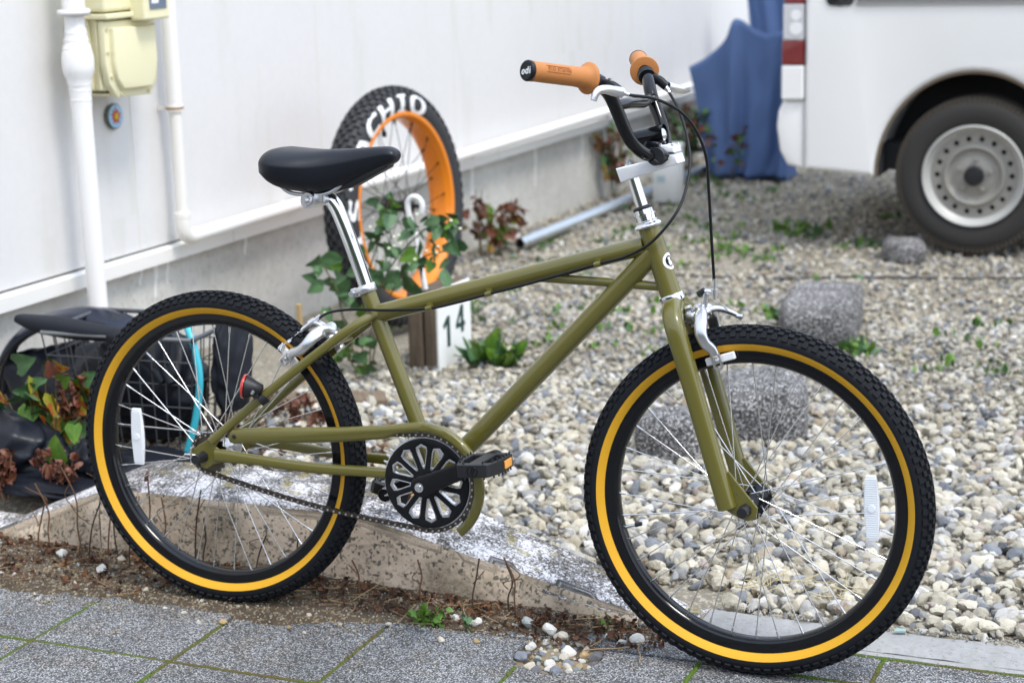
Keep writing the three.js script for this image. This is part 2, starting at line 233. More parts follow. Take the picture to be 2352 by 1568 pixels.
// dirt that has gathered along the kerb
const edgeZ = x => { const k = [[-2, -0.16], [-0.81, -0.17], [-0.59, -0.205], [-0.25, -0.18], [0, -0.262], [0.25, -0.292], [0.45, -0.36], [0.6, -0.44], [5, -0.5]]; for (let i = 0; i < k.length - 1; i++) if (x <= k[i + 1][0]) return lerp(k[i][1], k[i + 1][1], clamp((x - k[i][0]) / (k[i + 1][0] - k[i][0]))); return -0.5; };
const dh = (x, z) => { const d = edgeZ(x) - z; return -0.010 + 0.016 * step(-0.03, 0.07, d + 0.05 * (fb(x * 14, z * 14, 71, 4) - 0.5)) + 0.014 * step(0.06, 0.24, d) + 0.007 * (fb(x * 40, z * 40, 75, 3) - 0.5); };
{
  const nx = 220, nz = 40, pos = [], idx = []; for (let j = 0; j <= nz; j++) for (let i = 0; i <= nx; i++) { const x = lerp(-2, 0.62, i / nx), z = lerp(-0.10, -0.435, j / nz); pos.push(x, dh(x, z), z); }
  for (let j = 0; j < nz; j++) for (let i = 0; i < nx; i++) { const a = j * (nx + 1) + i, b = a + 1, c = a + nx + 1, d = c + 1; idx.push(a, b, c, b, d, c); }
  const g = new THREE.BufferGeometry(); g.setAttribute('position', new THREE.Float32BufferAttribute(pos, 3)); g.setIndex(idx); g.computeVertexNormals();
  const s = struct('dirt_strip', 'strip of sandy dirt along the kerb'); part(s, 'dirt', boxUV(g, 0.6), M.soil); atLot(s, 0, 0, 0);
}
// ---------------------------------------------------------------- loose gravel, sand, moss (uncountable)
const stoneVar = [1, 2, 3, 4, 5, 6, 7, 8].map(s => stoneGeo(s * 13 + 1, 2, 0.60 + 0.04 * s, 0.55));
const stoneCols = [[0.64, 0.59, 0.48], [0.72, 0.70, 0.66], [0.56, 0.50, 0.38], [0.68, 0.63, 0.51], [0.36, 0.36, 0.36], [0.26, 0.28, 0.31], [0.44, 0.36, 0.26], [0.60, 0.58, 0.55], [0.16, 0.165, 0.18], [0.50, 0.42, 0.36]];
{
  const f = rng(991), q = new THREE.Quaternion(), e = new THREE.Euler(), m4 = new THREE.Matrix4();
  const sets = stoneVar.map(() => ({ m: [], c: [] }));
  const put = (x, z, s, sink) => { e.set(rr(-0.5, 0.5, f), f() * 6.28, rr(-0.5, 0.5, f)); q.setFromEuler(e); const k = Math.floor(f() * 8); m4.compose(V(x, gh(x, z) - 0.014 + s * sink, z), q, V(s * rr(0.8, 1.35, f), s * rr(0.75, 1.1, f), s * rr(0.8, 1.25, f))); sets[k].m.push(lotM.clone().multiply(m4));
    const t = f(), ci = t < 0.30 ? 0 : t < 0.42 ? 1 : t < 0.56 ? 2 : t < 0.70 ? 3 : t < 0.78 ? 4 : t < 0.85 ? 5 : t < 0.89 ? 6 : t < 0.95 ? 7 : t < 0.975 ? 8 : 9, w = rr(0.60, 1.04, f), c = stoneCols[ci]; sets[k].c.push(rgb([c[0] * w, c[1] * w, c[2] * w])); };
  const dens = (x, z) => { const b = fb(x * 1.3 + 4, z * 1.3 + 8, 33, 4); return clamp(1.15 - 0.85 * step(0.58, 0.76, b) * step(-1.2, -3.5, z) - 0.75 * step(-0.45, -0.85, x) * step(-3.2, -1.4, z)); };
  let n = 0;
  while (n < 34000) { const z = -0.555 - 2.6 * Math.pow(f(), 0.85), x = rr(-0.95, 2.5, f); if (x < 0.56 && z > -0.665) continue; if (f() > dens(x, z)) { n++; continue; } const near = step(-1.0, -0.6, z) * step(0.6, 0.9, x); let s = 0.0048 + 0.0130 * Math.pow(f(), 1.7); s *= lerp(1.10, 0.80, near) * lerp(1, 0.66, step(-1.3, -2.4, z)); put(x, z, s, rr(0.35, 1.0, f)); n++; }
  n = 0; while (n < 52000) { const z = -2.9 - 6.2 * Math.pow(f(), 1.25), x = rr(-1.55, 3.4, f); if (f() > dens(x, z) * 0.95) { n++; continue; } put(x, z, 0.005 + 0.0085 * Math.pow(f(), 1.6), rr(0.3, 0.95, f)); n++; }
  n = 0; while (n < 26000) { const z = -0.555 - 2.4 * Math.pow(f(), 0.9), x = rr(-0.9, 2.3, f); n++; if (x < 0.56 && z > -0.665) continue; if (f() > dens(x, z)) continue; put(x, z, rr(0.0018, 0.0045, f), rr(0.9, 2.2, f)); }
  n = 0; while (n < 1500) { const z = -0.62 - 1.5 * Math.pow(f(), 1.4), x = rr(-0.1, 2.2, f); if (x < 0.56 && z > -0.69) continue; put(x, z, rr(0.014, 0.022, f), rr(0.35, 0.75, f)); n++; }
  sets.forEach((s, i) => stuff('gravel', 'pale cream and grey gravel covering the yard', 'gravel', stoneVar[i], M.stone, s.m, s.c));
  // sand grains along the dirt strip and on the flush kerb
  const sg = stoneGeo(71, 0, 0.8), sm_ = [], sc = [];
  for (let i = 0; i < 9000; i++) { const x = rr(-1.7, 0.62, f), d = Math.pow(f(), 0.8), z = edgeZ(x) + 0.03 - d * (0.42 + edgeZ(x) + 0.03); if (x > -0.3 && f() < 0.45) continue; const s = rr(0.0009, 0.0032, f) * (f() < 0.03 ? 2.2 : 1); e.set(f() * 6, f() * 6, f() * 6); q.setFromEuler(e); m4.compose(V(x, Math.max(dh(x, z), 0) + s * 0.45, z), q, V(s, s, s)); sm_.push(lotM.clone().multiply(m4)); const c = [[0.56, 0.46, 0.30], [0.62, 0.55, 0.42], [0.45, 0.36, 0.24], [0.66, 0.63, 0.58], [0.30, 0.29, 0.28]][Math.floor(f() * 5)]; sc.push(rgb(c)); }
  for (let i = 0; i < 900; i++) { const x = rr(0.6, 2.0, f), z = -0.545 + 0.028 * f() * f() - 0.004; const s = rr(0.001, 0.004, f); e.set(f() * 6, f() * 6, f() * 6); q.setFromEuler(e); m4.compose(V(x, 0.006 + s * 0.5, z), q, V(s, s, s)); sm_.push(lotM.clone().multiply(m4)); sc.push(rgb(stoneCols[Math.floor(f() * 8)])); }
  for (let i = 0; i < 420; i++) { const x = rr(-1.2, 1.4, f), z = edgeZ(x) + 0.34 * f() * f() + 0.01; const s = rr(0.0007, 0.0026, f); e.set(f() * 6, f() * 6, f() * 6); q.setFromEuler(e); m4.compose(V(x, 0.001 + s * 0.5, z), q, V(s, s, s)); sm_.push(lotM.clone().multiply(m4)); sc.push(rgb([[0.56, 0.46, 0.30], [0.66, 0.62, 0.55], [0.5, 0.33, 0.16]][Math.floor(f() * 3)])); }
  stuff('sand_grain', 'coarse yellowish sand scattered along the kerb', 'sand', sg, M.stone, sm_, sc);
  // moss in the tile joints
  const mg = blob(1, v => v.multiplyScalar(1 + 0.5 * (hash(v.x * 50, v.y * 50, 3) - 0.5))), mm = [], mc = [];
  const clump = (x, z) => { const t = fb(x * 7, z * 7, 88, 3); const s = rr(0.0018, 0.0040, f); e.set(f() * 6, f() * 6, f() * 6); q.setFromEuler(e); m4.compose(V(x + rr(-0.0032, 0.0032, f), -0.0056 + 0.0042 * f(), z + rr(-0.0025, 0.0025, f)), q, V(s, s * 0.8, s)); mm.push(lotM.clone().multiply(m4)); const c = mixc([0.10, 0.080, 0.025], [0.075, 0.135, 0.012], clamp(t * 2.2 - 0.6 + 0.4 * (f() - 0.5))); mc.push(rgb(c)); };
  for (let i = 0; i < 5200; i++) clump(rr(-1.3, 0.9, f), 0);
  for (let c = -4; c < 6; c++) for (let i = 0; i < 1100; i++) { const z = rr(0.3, -0.3, f); if (z < edgeZ(c * 0.3) + 0.0) continue; if (Math.hypot(c * 0.3 - HX, z - HZ) < HR + 0.004) continue; if (f() < 0.25 && c < 2) continue; clump(c * 0.3, z); }
  for (let i = 0; i < 4200; i++) clump(rr(0.62, 1.9, f), -0.4185);
  for (let c = 3; c < 7; c++) for (let i = 0; i < 220; i++) clump(c * 0.3, rr(-0.3, -0.42, f));
  for (let i = 0; i < 2600; i++) clump(rr(0.62, 1.9, f), -0.3);
  stuff('joint_moss', 'green and brown moss growing in the tile joints', 'moss', mg, M.moss, mm, mc);
}
// ---------------------------------------------------------------- materials of the things
M.olive = pmat([0.122, 0.107, 0.011], 0.42, 0, { clearcoat: 0.8, clearcoatRoughness: 0.09 });
M.chrome = mat([0.80, 0.80, 0.81], 0.09, 1);
M.silver = mat([0.72, 0.72, 0.73], 0.30, 1);
M.castAlu = mat([0.88, 0.89, 0.90], 0.40, 0.30);
M.steelWire = mat([0.78, 0.78, 0.78], 0.22, 1);
M.blackPaint = pmat([0.005, 0.0055, 0.007], 0.12, 0, { specularIntensity: 0.75 });
M.blackSatin = pmat([0.006, 0.0065, 0.008], 0.42, 0, { specularIntensity: 0.6 });
M.blackPlastic = mat([0.011, 0.0115, 0.0135], 0.46);
M.rubber = pmat([0.0075, 0.0088, 0.0115], 0.70, 0, { specularIntensity: 0.5, bumpMap: TX.fine, bumpScale: 0.0003 });

M.yellow = mat([0.74, 0.38, 0.013], 0.66, 0, { bumpMap: TX.fine, bumpScale: 0.0002 });
M.gum = mat([0.46, 0.175, 0.042], 0.62, 0, { bumpMap: TX.fine, bumpScale: 0.00025 });
M.gumDark = mat([0.36, 0.125, 0.028], 0.7);
M.leather = pmat([0.006, 0.0075, 0.012], 0.40, 0, { specularIntensity: 0.7, bumpMap: TX.fine, bumpScale: 0.00012 });
M.chainSteel = mat([0.13, 0.11, 0.09], 0.34, 1);
M.white = mat([0.80, 0.80, 0.80], 0.5);
M.whiteInk = mat([0.85, 0.85, 0.85], 0.6);
M.amber = pmat([0.85, 0.32, 0.01], 0.22, 0, { clearcoat: 1 });
M.red = pmat([0.55, 0.02, 0.012], 0.22, 0, { clearcoat: 1 });
M.clear = pmat([0.86, 0.88, 0.90], 0.16, 0, { clearcoat: 1 });
M.lens = pmat([0.9, 0.92, 0.95], 0.05, 0, { transmission: 0.9, thickness: 0.004, ior: 1.5 });

// ---------------------------------------------------------------- bicycle (x forward, y up, z to the drive side; origin at the rear axle)
const bike = thing('bicycle', 'olive green bicycle with yellow-walled black tyres standing on the pavement edge', 'bicycle');
{
  const m = new THREE.Matrix4().makeBasis(V(0.9224, -0.0035, 0.3862).normalize(), V(0.0228, 0.9987, -0.0452).normalize(), V(-0.3855, 0.0505, 0.9213).normalize());
  bike.quaternion.setFromRotationMatrix(m); bike.position.set(-0.5612, 0.3065, -3.3484);
}
const WB = 1.046, P2 = (x, y, z = 0) => V(x, y, z);
{ // frame: the main tubes in one mesh, stays and fittings on it
  const HT0 = P2(0.8546, 0.4613), HT1 = P2(0.8961, 0.3445), BB = P2(0.4545, -0.013), ST = P2(0.3134, 0.3329);
  const weld = (p, r) => { const g = new THREE.TorusGeometry(r, 0.0028, 8, 24); return g; };
  const fr = part(bike, 'frame', [
    cyl(HT0, HT1, 0.0185, 0.0185, 28), cyl(P2(0.335, 0.281), P2(0.848, 0.430), 0.0165, 0.0165, 28), cyl(P2(0.866, 0.4205), P2(0.462, -0.005), 0.0178, 0.0178, 28),
    cyl(ST, BB, 0.0147, 0.0147, 28), cyl(P2(0.4545, -0.013, -0.036), P2(0.4545, -0.013, 0.036), 0.021, 0.021, 28),
    tube([[0.640, 0.3655, 0], [0.70, 0.3645, 0], [0.76, 0.364, 0], [0.82, 0.3625, 0], [0.884, 0.361, 0]], 0.0083, 16, 14),
    cyl(P2(0.262, 0.2285, -0.044), P2(0.262, 0.2285, 0.044), 0.007, 0.007, 12)], M.olive);
  for (const s of [1, -1]) {
    part(fr, 'seat_stay', [sweep([[0.345, 0.288, 0.006 * s], [0.309, 0.2637, 0.034 * s], [0.24, 0.212, 0.046 * s], [0.1435, 0.1367, 0.056 * s], [0.0175, 0.0304, 0.065 * s]], t => [0.0088, 0.0088], 30, 16)], M.olive);
    part(fr, 'chain_stay', [sweep([[0.44, -0.008, 0.026 * s], [0.3638, -0.0032, 0.043 * s], [0.26, -0.0042, 0.052 * s], [0.1975, -0.0033, 0.056 * s], [0.1, 0.0022, 0.062 * s], [0.0256, 0.0042, 0.065 * s]], t => [0.0085, lerp(0.0098, 0.0128, step(0.75, 1, t))], 34, 16)], M.olive);
    part(fr, 'dropout', [extr(shape([[-0.024, 0.010], [-0.012, 0.020], [0.004, 0.030], [0.020, 0.042], [0.034, 0.034], [0.026, 0.020], [0.040, 0.012], [0.042, -0.008], [0.020, -0.014], [0.006, -0.024], [-0.006, -0.022], [-0.010, -0.010], [-0.026, -0.008]]), 0.006, 0.0012, 0.065 * s - 0.003)], M.olive);
  }
  for (const [x, y] of [[0.7705, 0.3975], [0.5673, 0.3347], [0.4514, 0.3023]]) { const d = V(1, 0.31, 0).normalize(); part(fr, 'cable_guide', [cyl(P2(x, y, 0.022).addScaledVector(d, -0.006), P2(x, y, 0.022).addScaledVector(d, 0.006), 0.0046, 0.0046, 14), box(0.010, 0.009, 0.008, x, y + 0.004, 0.017)], M.olive); }
  // round badge on the front of the head tube
  const ax = HT0.clone().sub(HT1).normalize(), c0 = P2(0.8762, 0.4005), f0 = V(ax.y, -ax.x, 0);
  const bend = (geo, lift) => { const p = geo.attributes.position; for (let i = 0; i < p.count; i++) { const a = (p.getX(i)) / 0.0186 + 0.24, r = 0.0187 + lift + p.getZ(i), v = c0.clone().addScaledVector(ax, p.getY(i)).addScaledVector(f0, r * Math.cos(a)).add(V(0, 0, r * Math.sin(a))); p.setXYZ(i, v.x, v.y, v.z); } geo.computeVertexNormals(); return geo; };
  part(fr, 'head_badge', bend(new THREE.RingGeometry(0.0098, 0.0145, 40, 3), 0.0006), M.whiteInk);
  part(fr, 'badge_field', bend(new THREE.CircleGeometry(0.0098, 32), 0.0005), M.blackSatin);
  part(fr, 'badge_figure', bend(new THREE.ShapeGeometry(shape([[-0.003, -0.007], [0.003, -0.0075], [0.0045, -0.002], [0.003, 0.002], [0.0045, 0.0055], [0.001, 0.0075], [-0.0025, 0.006], [-0.0015, 0.002], [-0.0045, -0.002]])), 0.0010), M.whiteInk);
}
{ // headset, steerer, stem
  const u = V(-0.3346, 0.9424, 0), at = (p, d) => p.clone().addScaledVector(u, d), T = P2(0.8546, 0.4613), B = P2(0.8961, 0.3445);
  const q = new THREE.Quaternion().setFromUnitVectors(UP, u), place = (g, p) => { g.applyQuaternion(q); g.translate(p.x, p.y, p.z); return g; };
  const hs = part(bike, 'headset', [place(lathe([[0.0185, -0.001], [0.0235, 0], [0.0245, 0.003], [0.023, 0.006], [0.019, 0.008], [0.018, 0.010], [0.0195, 0.0105], [0.0195, 0.012], [0.013, 0.012]], 40), T)], M.chrome);
  part(hs, 'lock_nut', [place(new THREE.CylinderGeometry(0.0182, 0.0182, 0.009, 8).translate(0, 0.0165, 0), T), place(new THREE.CylinderGeometry(0.0192, 0.0192, 0.0025, 30).translate(0, 0.0225, 0), T), place(new THREE.CylinderGeometry(0.0178, 0.0182, 0.008, 8).rotateY(0.4).translate(0, 0.0278, 0), T)], M.chrome);
  part(hs, 'seal_ring', [place(lathe([[0.012, 0.0315], [0.0172, 0.0315], [0.0165, 0.036], [0.013, 0.038], [0.011, 0.038]], 30), T)], M.blackPlastic);
  part(hs, 'lower_cup', [place(lathe([[0.0183, 0.005], [0.0212, 0.0045], [0.0222, 0.002], [0.0222, -0.0065], [0.0212, -0.0085], [0.0175, -0.009]], 36), B)], M.chrome);
  part(bike, 'steerer', [cyl(at(T, 0.03), P2(0.8185, 0.5655), 0.0111, 0.0111, 26)], M.chrome);
  const st = part(bike, 'stem', [crease(extr(shape([[0.8016, 0.5610], [0.8105, 0.5372], [0.846, 0.5505], [0.905, 0.5695], [0.9115, 0.5735], [0.9065, 0.5875], [0.898, 0.5872], [0.872, 0.5790], [0.838, 0.5705]]), 0.044, 0.003, -0.022, 3), 0.5)], M.castAlu);
  part(st, 'clamp_cap', [crease(extr(shape([[0.8715, 0.5965], [0.876, 0.5900], [0.9045, 0.5908], [0.9035, 0.5995], [0.893, 0.6025], [0.878, 0.6020]]), 0.044, 0.0025, -0.022, 2), 0.5)], M.castAlu);
  part(st, 'stem_bolt', [cyl(P2(0.8225, 0.560), P2(0.8193, 0.5690), 0.0088, 0.0088, 24), cyl(P2(0.8193, 0.5690), P2(0.8172, 0.5750), 0.0058, 0.0058, 6)], M.silver);
  for (const z of [-0.014, 0.014]) for (const x of [0.878, 0.9]) part(st, 'clamp_bolt', [cyl(P2(x, 0.599, z), P2(x - 0.0015, 0.6045, z), 0.0036, 0.0036, 12)], M.silver);
}
{ // handlebar, grips, levers
  const near = [[0.8044, 0.7178, 0.165], [0.8125, 0.7110, 0.150], [0.8215, 0.6985, 0.130], [0.8270, 0.6845, 0.1165], [0.8330, 0.6650, 0.107], [0.8462, 0.6207, 0.088], [0.8545, 0.6010, 0.068], [0.8650, 0.5885, 0.046], [0.8790, 0.5855, 0.022]];
  const far = [[0.7904, 0.7168, -0.165], [0.7995, 0.7105, -0.150], [0.8100, 0.6980, -0.130], [0.8170, 0.6850, -0.1165], [0.8270, 0.6660, -0.106], [0.8452, 0.6320, -0.090], [0.8590, 0.6060, -0.070], [0.8700, 0.5900, -0.046], [0.8800, 0.5855, -0.022]];
  const hb = part(bike, 'handlebar', [new THREE.TubeGeometry(curve([...near, [0.886, 0.585, 0], ...far.reverse()]), 110, 0.0111, 20, false)], M.blackPaint);
  part(hb, 'crossbar', [tube([[0.8315, 0.672, 0.110], [0.8375, 0.6735, 0.07], [0.8385, 0.672, 0.03], [0.8355, 0.6695, -0.02], [0.8285, 0.673, -0.07], [0.8240, 0.673, -0.110]], 0.0096, 30, 18)], M.blackPaint);
  const gripProf = [[0.011, -0.004], [0.0245, -0.004], [0.0258, -0.002], [0.0258, 0.0005], [0.0245, 0.003], [0.0195, 0.007], [0.0172, 0.014], [0.0163, 0.022]]; for (let i = 0; i < 3; i++) gripProf.push([0.0160, 0.03 + i * 0.03]); gripProf.push([0.0158, 0.112], [0.0163, 0.116], [0.0163, 0.121], [0.0150, 0.123], [0.012, 0.123]);
  for (const [s, o, d] of [[1, V(0.8044, 0.7178, 0.165), V(-0.0602, 0.0157, 0.11)], [-1, V(0.7904, 0.7168, -0.165), V(-0.0500, 0.0165, -0.115)]]) {
    d.normalize(); const q = new THREE.Quaternion().setFromUnitVectors(UP, d), pl = g => { g.applyQuaternion(q); g.translate(o.x, o.y, o.z); return g; };
    const gp = part(bike, 'grip', [pl(lathe(gripProf, 40))], M.gum); gp.userData.label = s > 0 ? 'tan rubber grip with embossed lettering' : 'tan rubber grip pointing away';
    part(gp, 'end_cap', [pl(lathe([[0.012, 0.120], [0.0165, 0.1215], [0.0168, 0.126], [0.0155, 0.1285], [0.0125, 0.1292], [0.0122, 0.1284], [1e-4, 0.1284]], 36))], M.blackSatin);
    if (s > 0) { // lettering on the cap and along the grip
      const X = V(0.92, 0.05, 0.0); X.addScaledVector(d, -X.dot(d)).normalize(); const Y = d.clone().cross(X).normalize();
      const t = new TextGeometry('odi', { font, size: 0.0098, depth: 0.0006, curveSegments: 3 }); t.computeBoundingBox(); const bb = t.boundingBox; t.translate(-(bb.max.x + bb.min.x) / 2, -(bb.max.y + bb.min.y) / 2, 0); t.scale(1.12, 1.05, 1);
      t.applyMatrix4(new THREE.Matrix4().makeShear ? new THREE.Matrix4().set(1, 0.15, 0, 0, 0, 1, 0, 0, 0, 0, 1, 0, 0, 0, 0, 1) : new THREE.Matrix4());
      t.applyMatrix4(new THREE.Matrix4().makeBasis(X, Y, d)); const c = o.clone().addScaledVector(d, 0.1283); t.translate(c.x, c.y, c.z); part(gp, 'cap_lettering', t, M.whiteInk);
      const bendText = g => { const p = g.attributes.position; for (let i = 0; i < p.count; i++) { const a = 0.34 + p.getY(i) / 0.016, r = 0.01585 + p.getZ(i), ax2 = 0.098 - p.getX(i); const v = o.clone().addScaledVector(d, ax2).addScaledVector(Y, r * Math.sin(a)).addScaledVector(X, r * Math.cos(a)); p.setXYZ(i, v.x, v.y, v.z); } g.computeVertexNormals(); return g; };
      const tg = new TextGeometry('STAY STRONG', { font, size: 0.0062, depth: 0.0009, curveSegments: 2 }); tg.scale(0.86, 1, 1); tg.translate(0.002, -0.003, 0);
      part(gp, 'embossed_lettering', [bendText(tg.toNonIndexed ? tg : tg), ...[[-0.0055, 0.0008, 0.048], [0.0047, 0.0008, 0.048]].map(([y, h, w]) => bendText(new THREE.BoxGeometry(w, h, 0.001, 12, 1, 1).translate(w / 2, y, 0.0005)))], M.gumDark);
    }
  }
  // brake levers: clamp, body, blade
  const lv = (s, c, ax, body, blade, ferr) => {
    const lvG = part(bike, 'brake_lever', [cyl(c.clone().addScaledVector(ax, -0.007), c.clone().addScaledVector(ax, 0.007), 0.0150, 0.0150, 24), sweep(body, t => [0.0075, lerp(0.010, 0.0075, t)], 14, 12)], M.blackSatin);
    part(lvG, 'lever_blade', [sweep(blade, t => [lerp(0.0092, 0.0062, t), lerp(0.0088, 0.0048, t)], 26, 14)], M.silver);
    part(lvG, 'barrel_adjuster', [cyl(ferr[0], ferr[1], 0.0052, 0.0048, 14), cyl(ferr[1], ferr[2], 0.0035, 0.0035, 12)], M.silver);
    part(lvG, 'pivot_bolt', [cyl(V(body[1][0], body[1][1] + 0.004, body[1][2]), V(body[1][0], body[1][1] + 0.012, body[1][2]), 0.004, 0.004, 12)], M.silver);
  };
  lv(1, V(0.8135, 0.7098, 0.148), V(0.50, -0.42, -0.75).normalize(), [[0.815, 0.708, 0.150], [0.838, 0.706, 0.152], [0.856, 0.696, 0.150]], [[0.856, 0.6955, 0.152], [0.8470, 0.6985, 0.165], [0.8400, 0.7010, 0.178], [0.8330, 0.7005, 0.190], [0.8285, 0.6940, 0.197], [0.8265, 0.6850, 0.200]], [V(0.853, 0.696, 0.150), V(0.8605, 0.6935, 0.146), V(0.8655, 0.6915, 0.142)]);
  lv(-1, V(0.7995, 0.7098, -0.148), V(0.45, -0.42, 0.75).normalize(), [[0.801, 0.708, -0.150], [0.820, 0.702, -0.151], [0.836, 0.690, -0.151]], [[0.836, 0.690, -0.156], [0.845, 0.687, -0.166], [0.852, 0.684, -0.182], [0.852, 0.682, -0.215], [0.845, 0.682, -0.245]], [V(0.834, 0.690, -0.150), V(0.839, 0.684, -0.150), V(0.842, 0.680, -0.149)]);
  // small headlight on the bar clamp
  const hl = part(bike, 'headlight', [cyl(P2(0.829, 0.6085, -0.002), P2(0.862, 0.6150, -0.002), 0.0150, 0.0166, 30), cyl(P2(0.862, 0.6150, -0.002), P2(0.8815, 0.6190, -0.002), 0.0166, 0.0172, 30, true), box(0.026, 0.030, 0.018, 0.868, 0.594, 0.024, 0.005)], M.blackPaint);
  part(hl, 'lamp_lens', [new THREE.SphereGeometry(0.0150, 24, 10, 0, 6.2832, 0, 1.0).rotateZ(-Math.PI / 2 + 0.2).translate(0.8690, 0.6165, -0.002)], mat([0.62, 0.63, 0.65], 0.12, 1));
  part(hl, 'lamp_bracket', [tube([[0.868, 0.595, 0.030], [0.876, 0.590, 0.036], [0.889, 0.589, 0.032], [0.896, 0.585, 0.027]], 0.0052, 14, 10), tube([[0.872, 0.582, 0.040], [0.884, 0.575, 0.040], [0.896, 0.583, 0.033]], 0.0045, 12, 10), cyl(V(0.879, 0.585, 0.026), V(0.879, 0.585, 0.044), 0.0150, 0.0150, 24)], M.blackPlastic);
}
// cables
{
  const ca = [[0.8645, 0.6909, 0.14], [0.8961, 0.683, 0.1], [0.9273, 0.663, 0.07], [0.9466, 0.6361, 0.05], [0.9613, 0.5894, 0.03], [0.9643, 0.5334, 0.02], [0.9675, 0.4423, 0.008], [0.9703, 0.376, 0.0]];
  part(bike, 'brake_cable', [tube(ca, 0.0026, 70, 10)], M.blackSatin);
  const cb = [[0.8415, 0.6805, -0.149], [0.8686, 0.651, -0.12], [0.8924, 0.6101, -0.09], [0.9074, 0.569, -0.06], [0.9125, 0.5234, -0.02], [0.9054, 0.4864, 0.015], [0.8687, 0.4397, 0.032], [0.825, 0.4145, 0.028], [0.7705, 0.3970, 0.023], [0.7126, 0.3785, 0.022], [0.6317, 0.3530, 0.022], [0.5673, 0.3342, 0.022], [0.5068, 0.3158, 0.022], [0.4514, 0.3016, 0.022], [0.379, 0.2949, 0.024], [0.345, 0.2932, 0.026], [0.289, 0.2897, 0.02], [0.2386, 0.2778, 0.01], [0.2085, 0.259, 0.002]];
  part(bike, 'brake_cable', [tube(cb, 0.0026, 130, 10)], M.blackSatin);
}
{ // fork
  const L = s => sweep([[0.9010, 0.3340, 0.004 * s], [0.9070, 0.3230, 0.030 * s], [0.9155, 0.3065, 0.047 * s], [0.9300, 0.2670, 0.0525 * s], [0.9582, 0.1802, 0.0545 * s], [0.9902, 0.0783, 0.055 * s], [1.0150, 0.0000, 0.055 * s]], t => [lerp(0.0158, 0.0150, t), lerp(0.0172, 0.0156, t)], 44, 24);
  const fk = part(bike, 'fork', [cyl(P2(0.8985, 0.3385), P2(0.9085, 0.3100), 0.0175, 0.0165, 26), L(1), L(-1)], M.olive);
  for (const s of [1, -1]) part(fk, 'fork_end', [extr(shape([[1.003, 0.060], [1.016, 0.062], [1.024, 0.052], [1.066, 0.004], [1.064, -0.014], [1.050, -0.020], [1.034, -0.016], [1.010, -0.004], [1.004, 0.01]], [[[1.019, 0.041], [1.0225, 0.044], [1.026, 0.041], [1.0225, 0.038]], [[1.026, 0.024], [1.0295, 0.027], [1.033, 0.024], [1.0295, 0.021]]]), 0.006, 0.001, 0.050 * s - 0.003)], M.olive);
  part(bike, 'axle_nut', [cyl(V(WB, 0, 0.053), V(WB, 0, 0.060), 0.011, 0.011, 6), cyl(V(WB, 0, 0.060), V(WB, 0, 0.078), 0.0098, 0.0088, 22)], M.blackPlastic);
  part(bike, 'axle_nut', [cyl(V(WB, 0, -0.078), V(WB, 0, -0.053), 0.0098, 0.0105, 22)], M.blackPlastic);
  for (const s of [1, -1]) part(bike, 'axle_nut', [cyl(V(0, 0, 0.068 * s), V(0, 0, 0.076 * s), 0.011, 0.011, 6), cyl(V(0, 0, 0.075 * s), V(0, 0, 0.098 * s), 0.0098, 0.0088, 22)], M.blackPlastic);
  part(bike, 'chain_tensioner', [box(0.004, 0.030, 0.014, -0.022, 0.002, 0.070, 0.001), cyl(V(-0.040, 0.001, 0.070), V(0, 0.001, 0.070), 0.0022, 0.0022, 8)], M.silver);
}
// ---------------------------------------------------------------- wheels
const tyreProf = []; { const C = [[0.2630, 0.0145], [0.2680, 0.0190], [0.2725, 0.0224], [0.2765, 0.0246], [0.2810, 0.0255], [0.2860, 0.0248], [0.2910, 0.0222], [0.2955, 0.0178], [0.2990, 0.0120], [0.3008, 0.0060], [0.3013, 0]]; for (const p of C) tyreProf.push(p); }
const treadGeo = (() => {
  const gs = [], N = 104, add = (phi, z, r, tilt, w, l, h) => { const g = new THREE.BoxGeometry(l, h, w); const p = g.attributes.position; for (let i = 0; i < p.count; i++) if (p.getY(i) > 0) p.setXYZ(i, p.getX(i) * 0.9, p.getY(i), p.getZ(i) * 0.92); g.computeVertexNormals(); g.rotateX(tilt); g.translate(0, r, z); g.rotateZ(phi); gs.push(norm(g)); };
  for (let i = 0; i < N; i++) { const a = i / N * 2 * Math.PI, b = (i + 0.5) / N * 2 * Math.PI;
    add(a, 0, 0.3030, 0, 0.0085, 0.0110, 0.0050);
    for (const s of [1, -1]) { add(b, 0.0082 * s, 0.3022, 0.16 * s, 0.0080, 0.0105, 0.0050); add(a, 0.0158 * s, 0.2986, 0.55 * s, 0.0078, 0.0104, 0.0048); add(b, 0.0225 * s, 0.2923, 1.0 * s, 0.0085, 0.0112, 0.0044); }
  }
  return mergeGeometries(gs);
})();
const hairGeo = (() => { const gs = [], f = rng(5); for (let i = 0; i < 520; i++) { const a = f() * 6.283, s = f() < 0.5 ? 1 : -1, z = 0.019 * f() * s; const c = new THREE.CylinderGeometry(0.00015, 0.00035, 0.0032, 4); c.rotateX(z * 30); c.rotateZ(rr(-0.5, 0.5, f)); c.translate(0, 0.3055 - 9 * z * z, z); c.rotateZ(a); gs.push(norm(c)); } return mergeGeometries(gs); })();
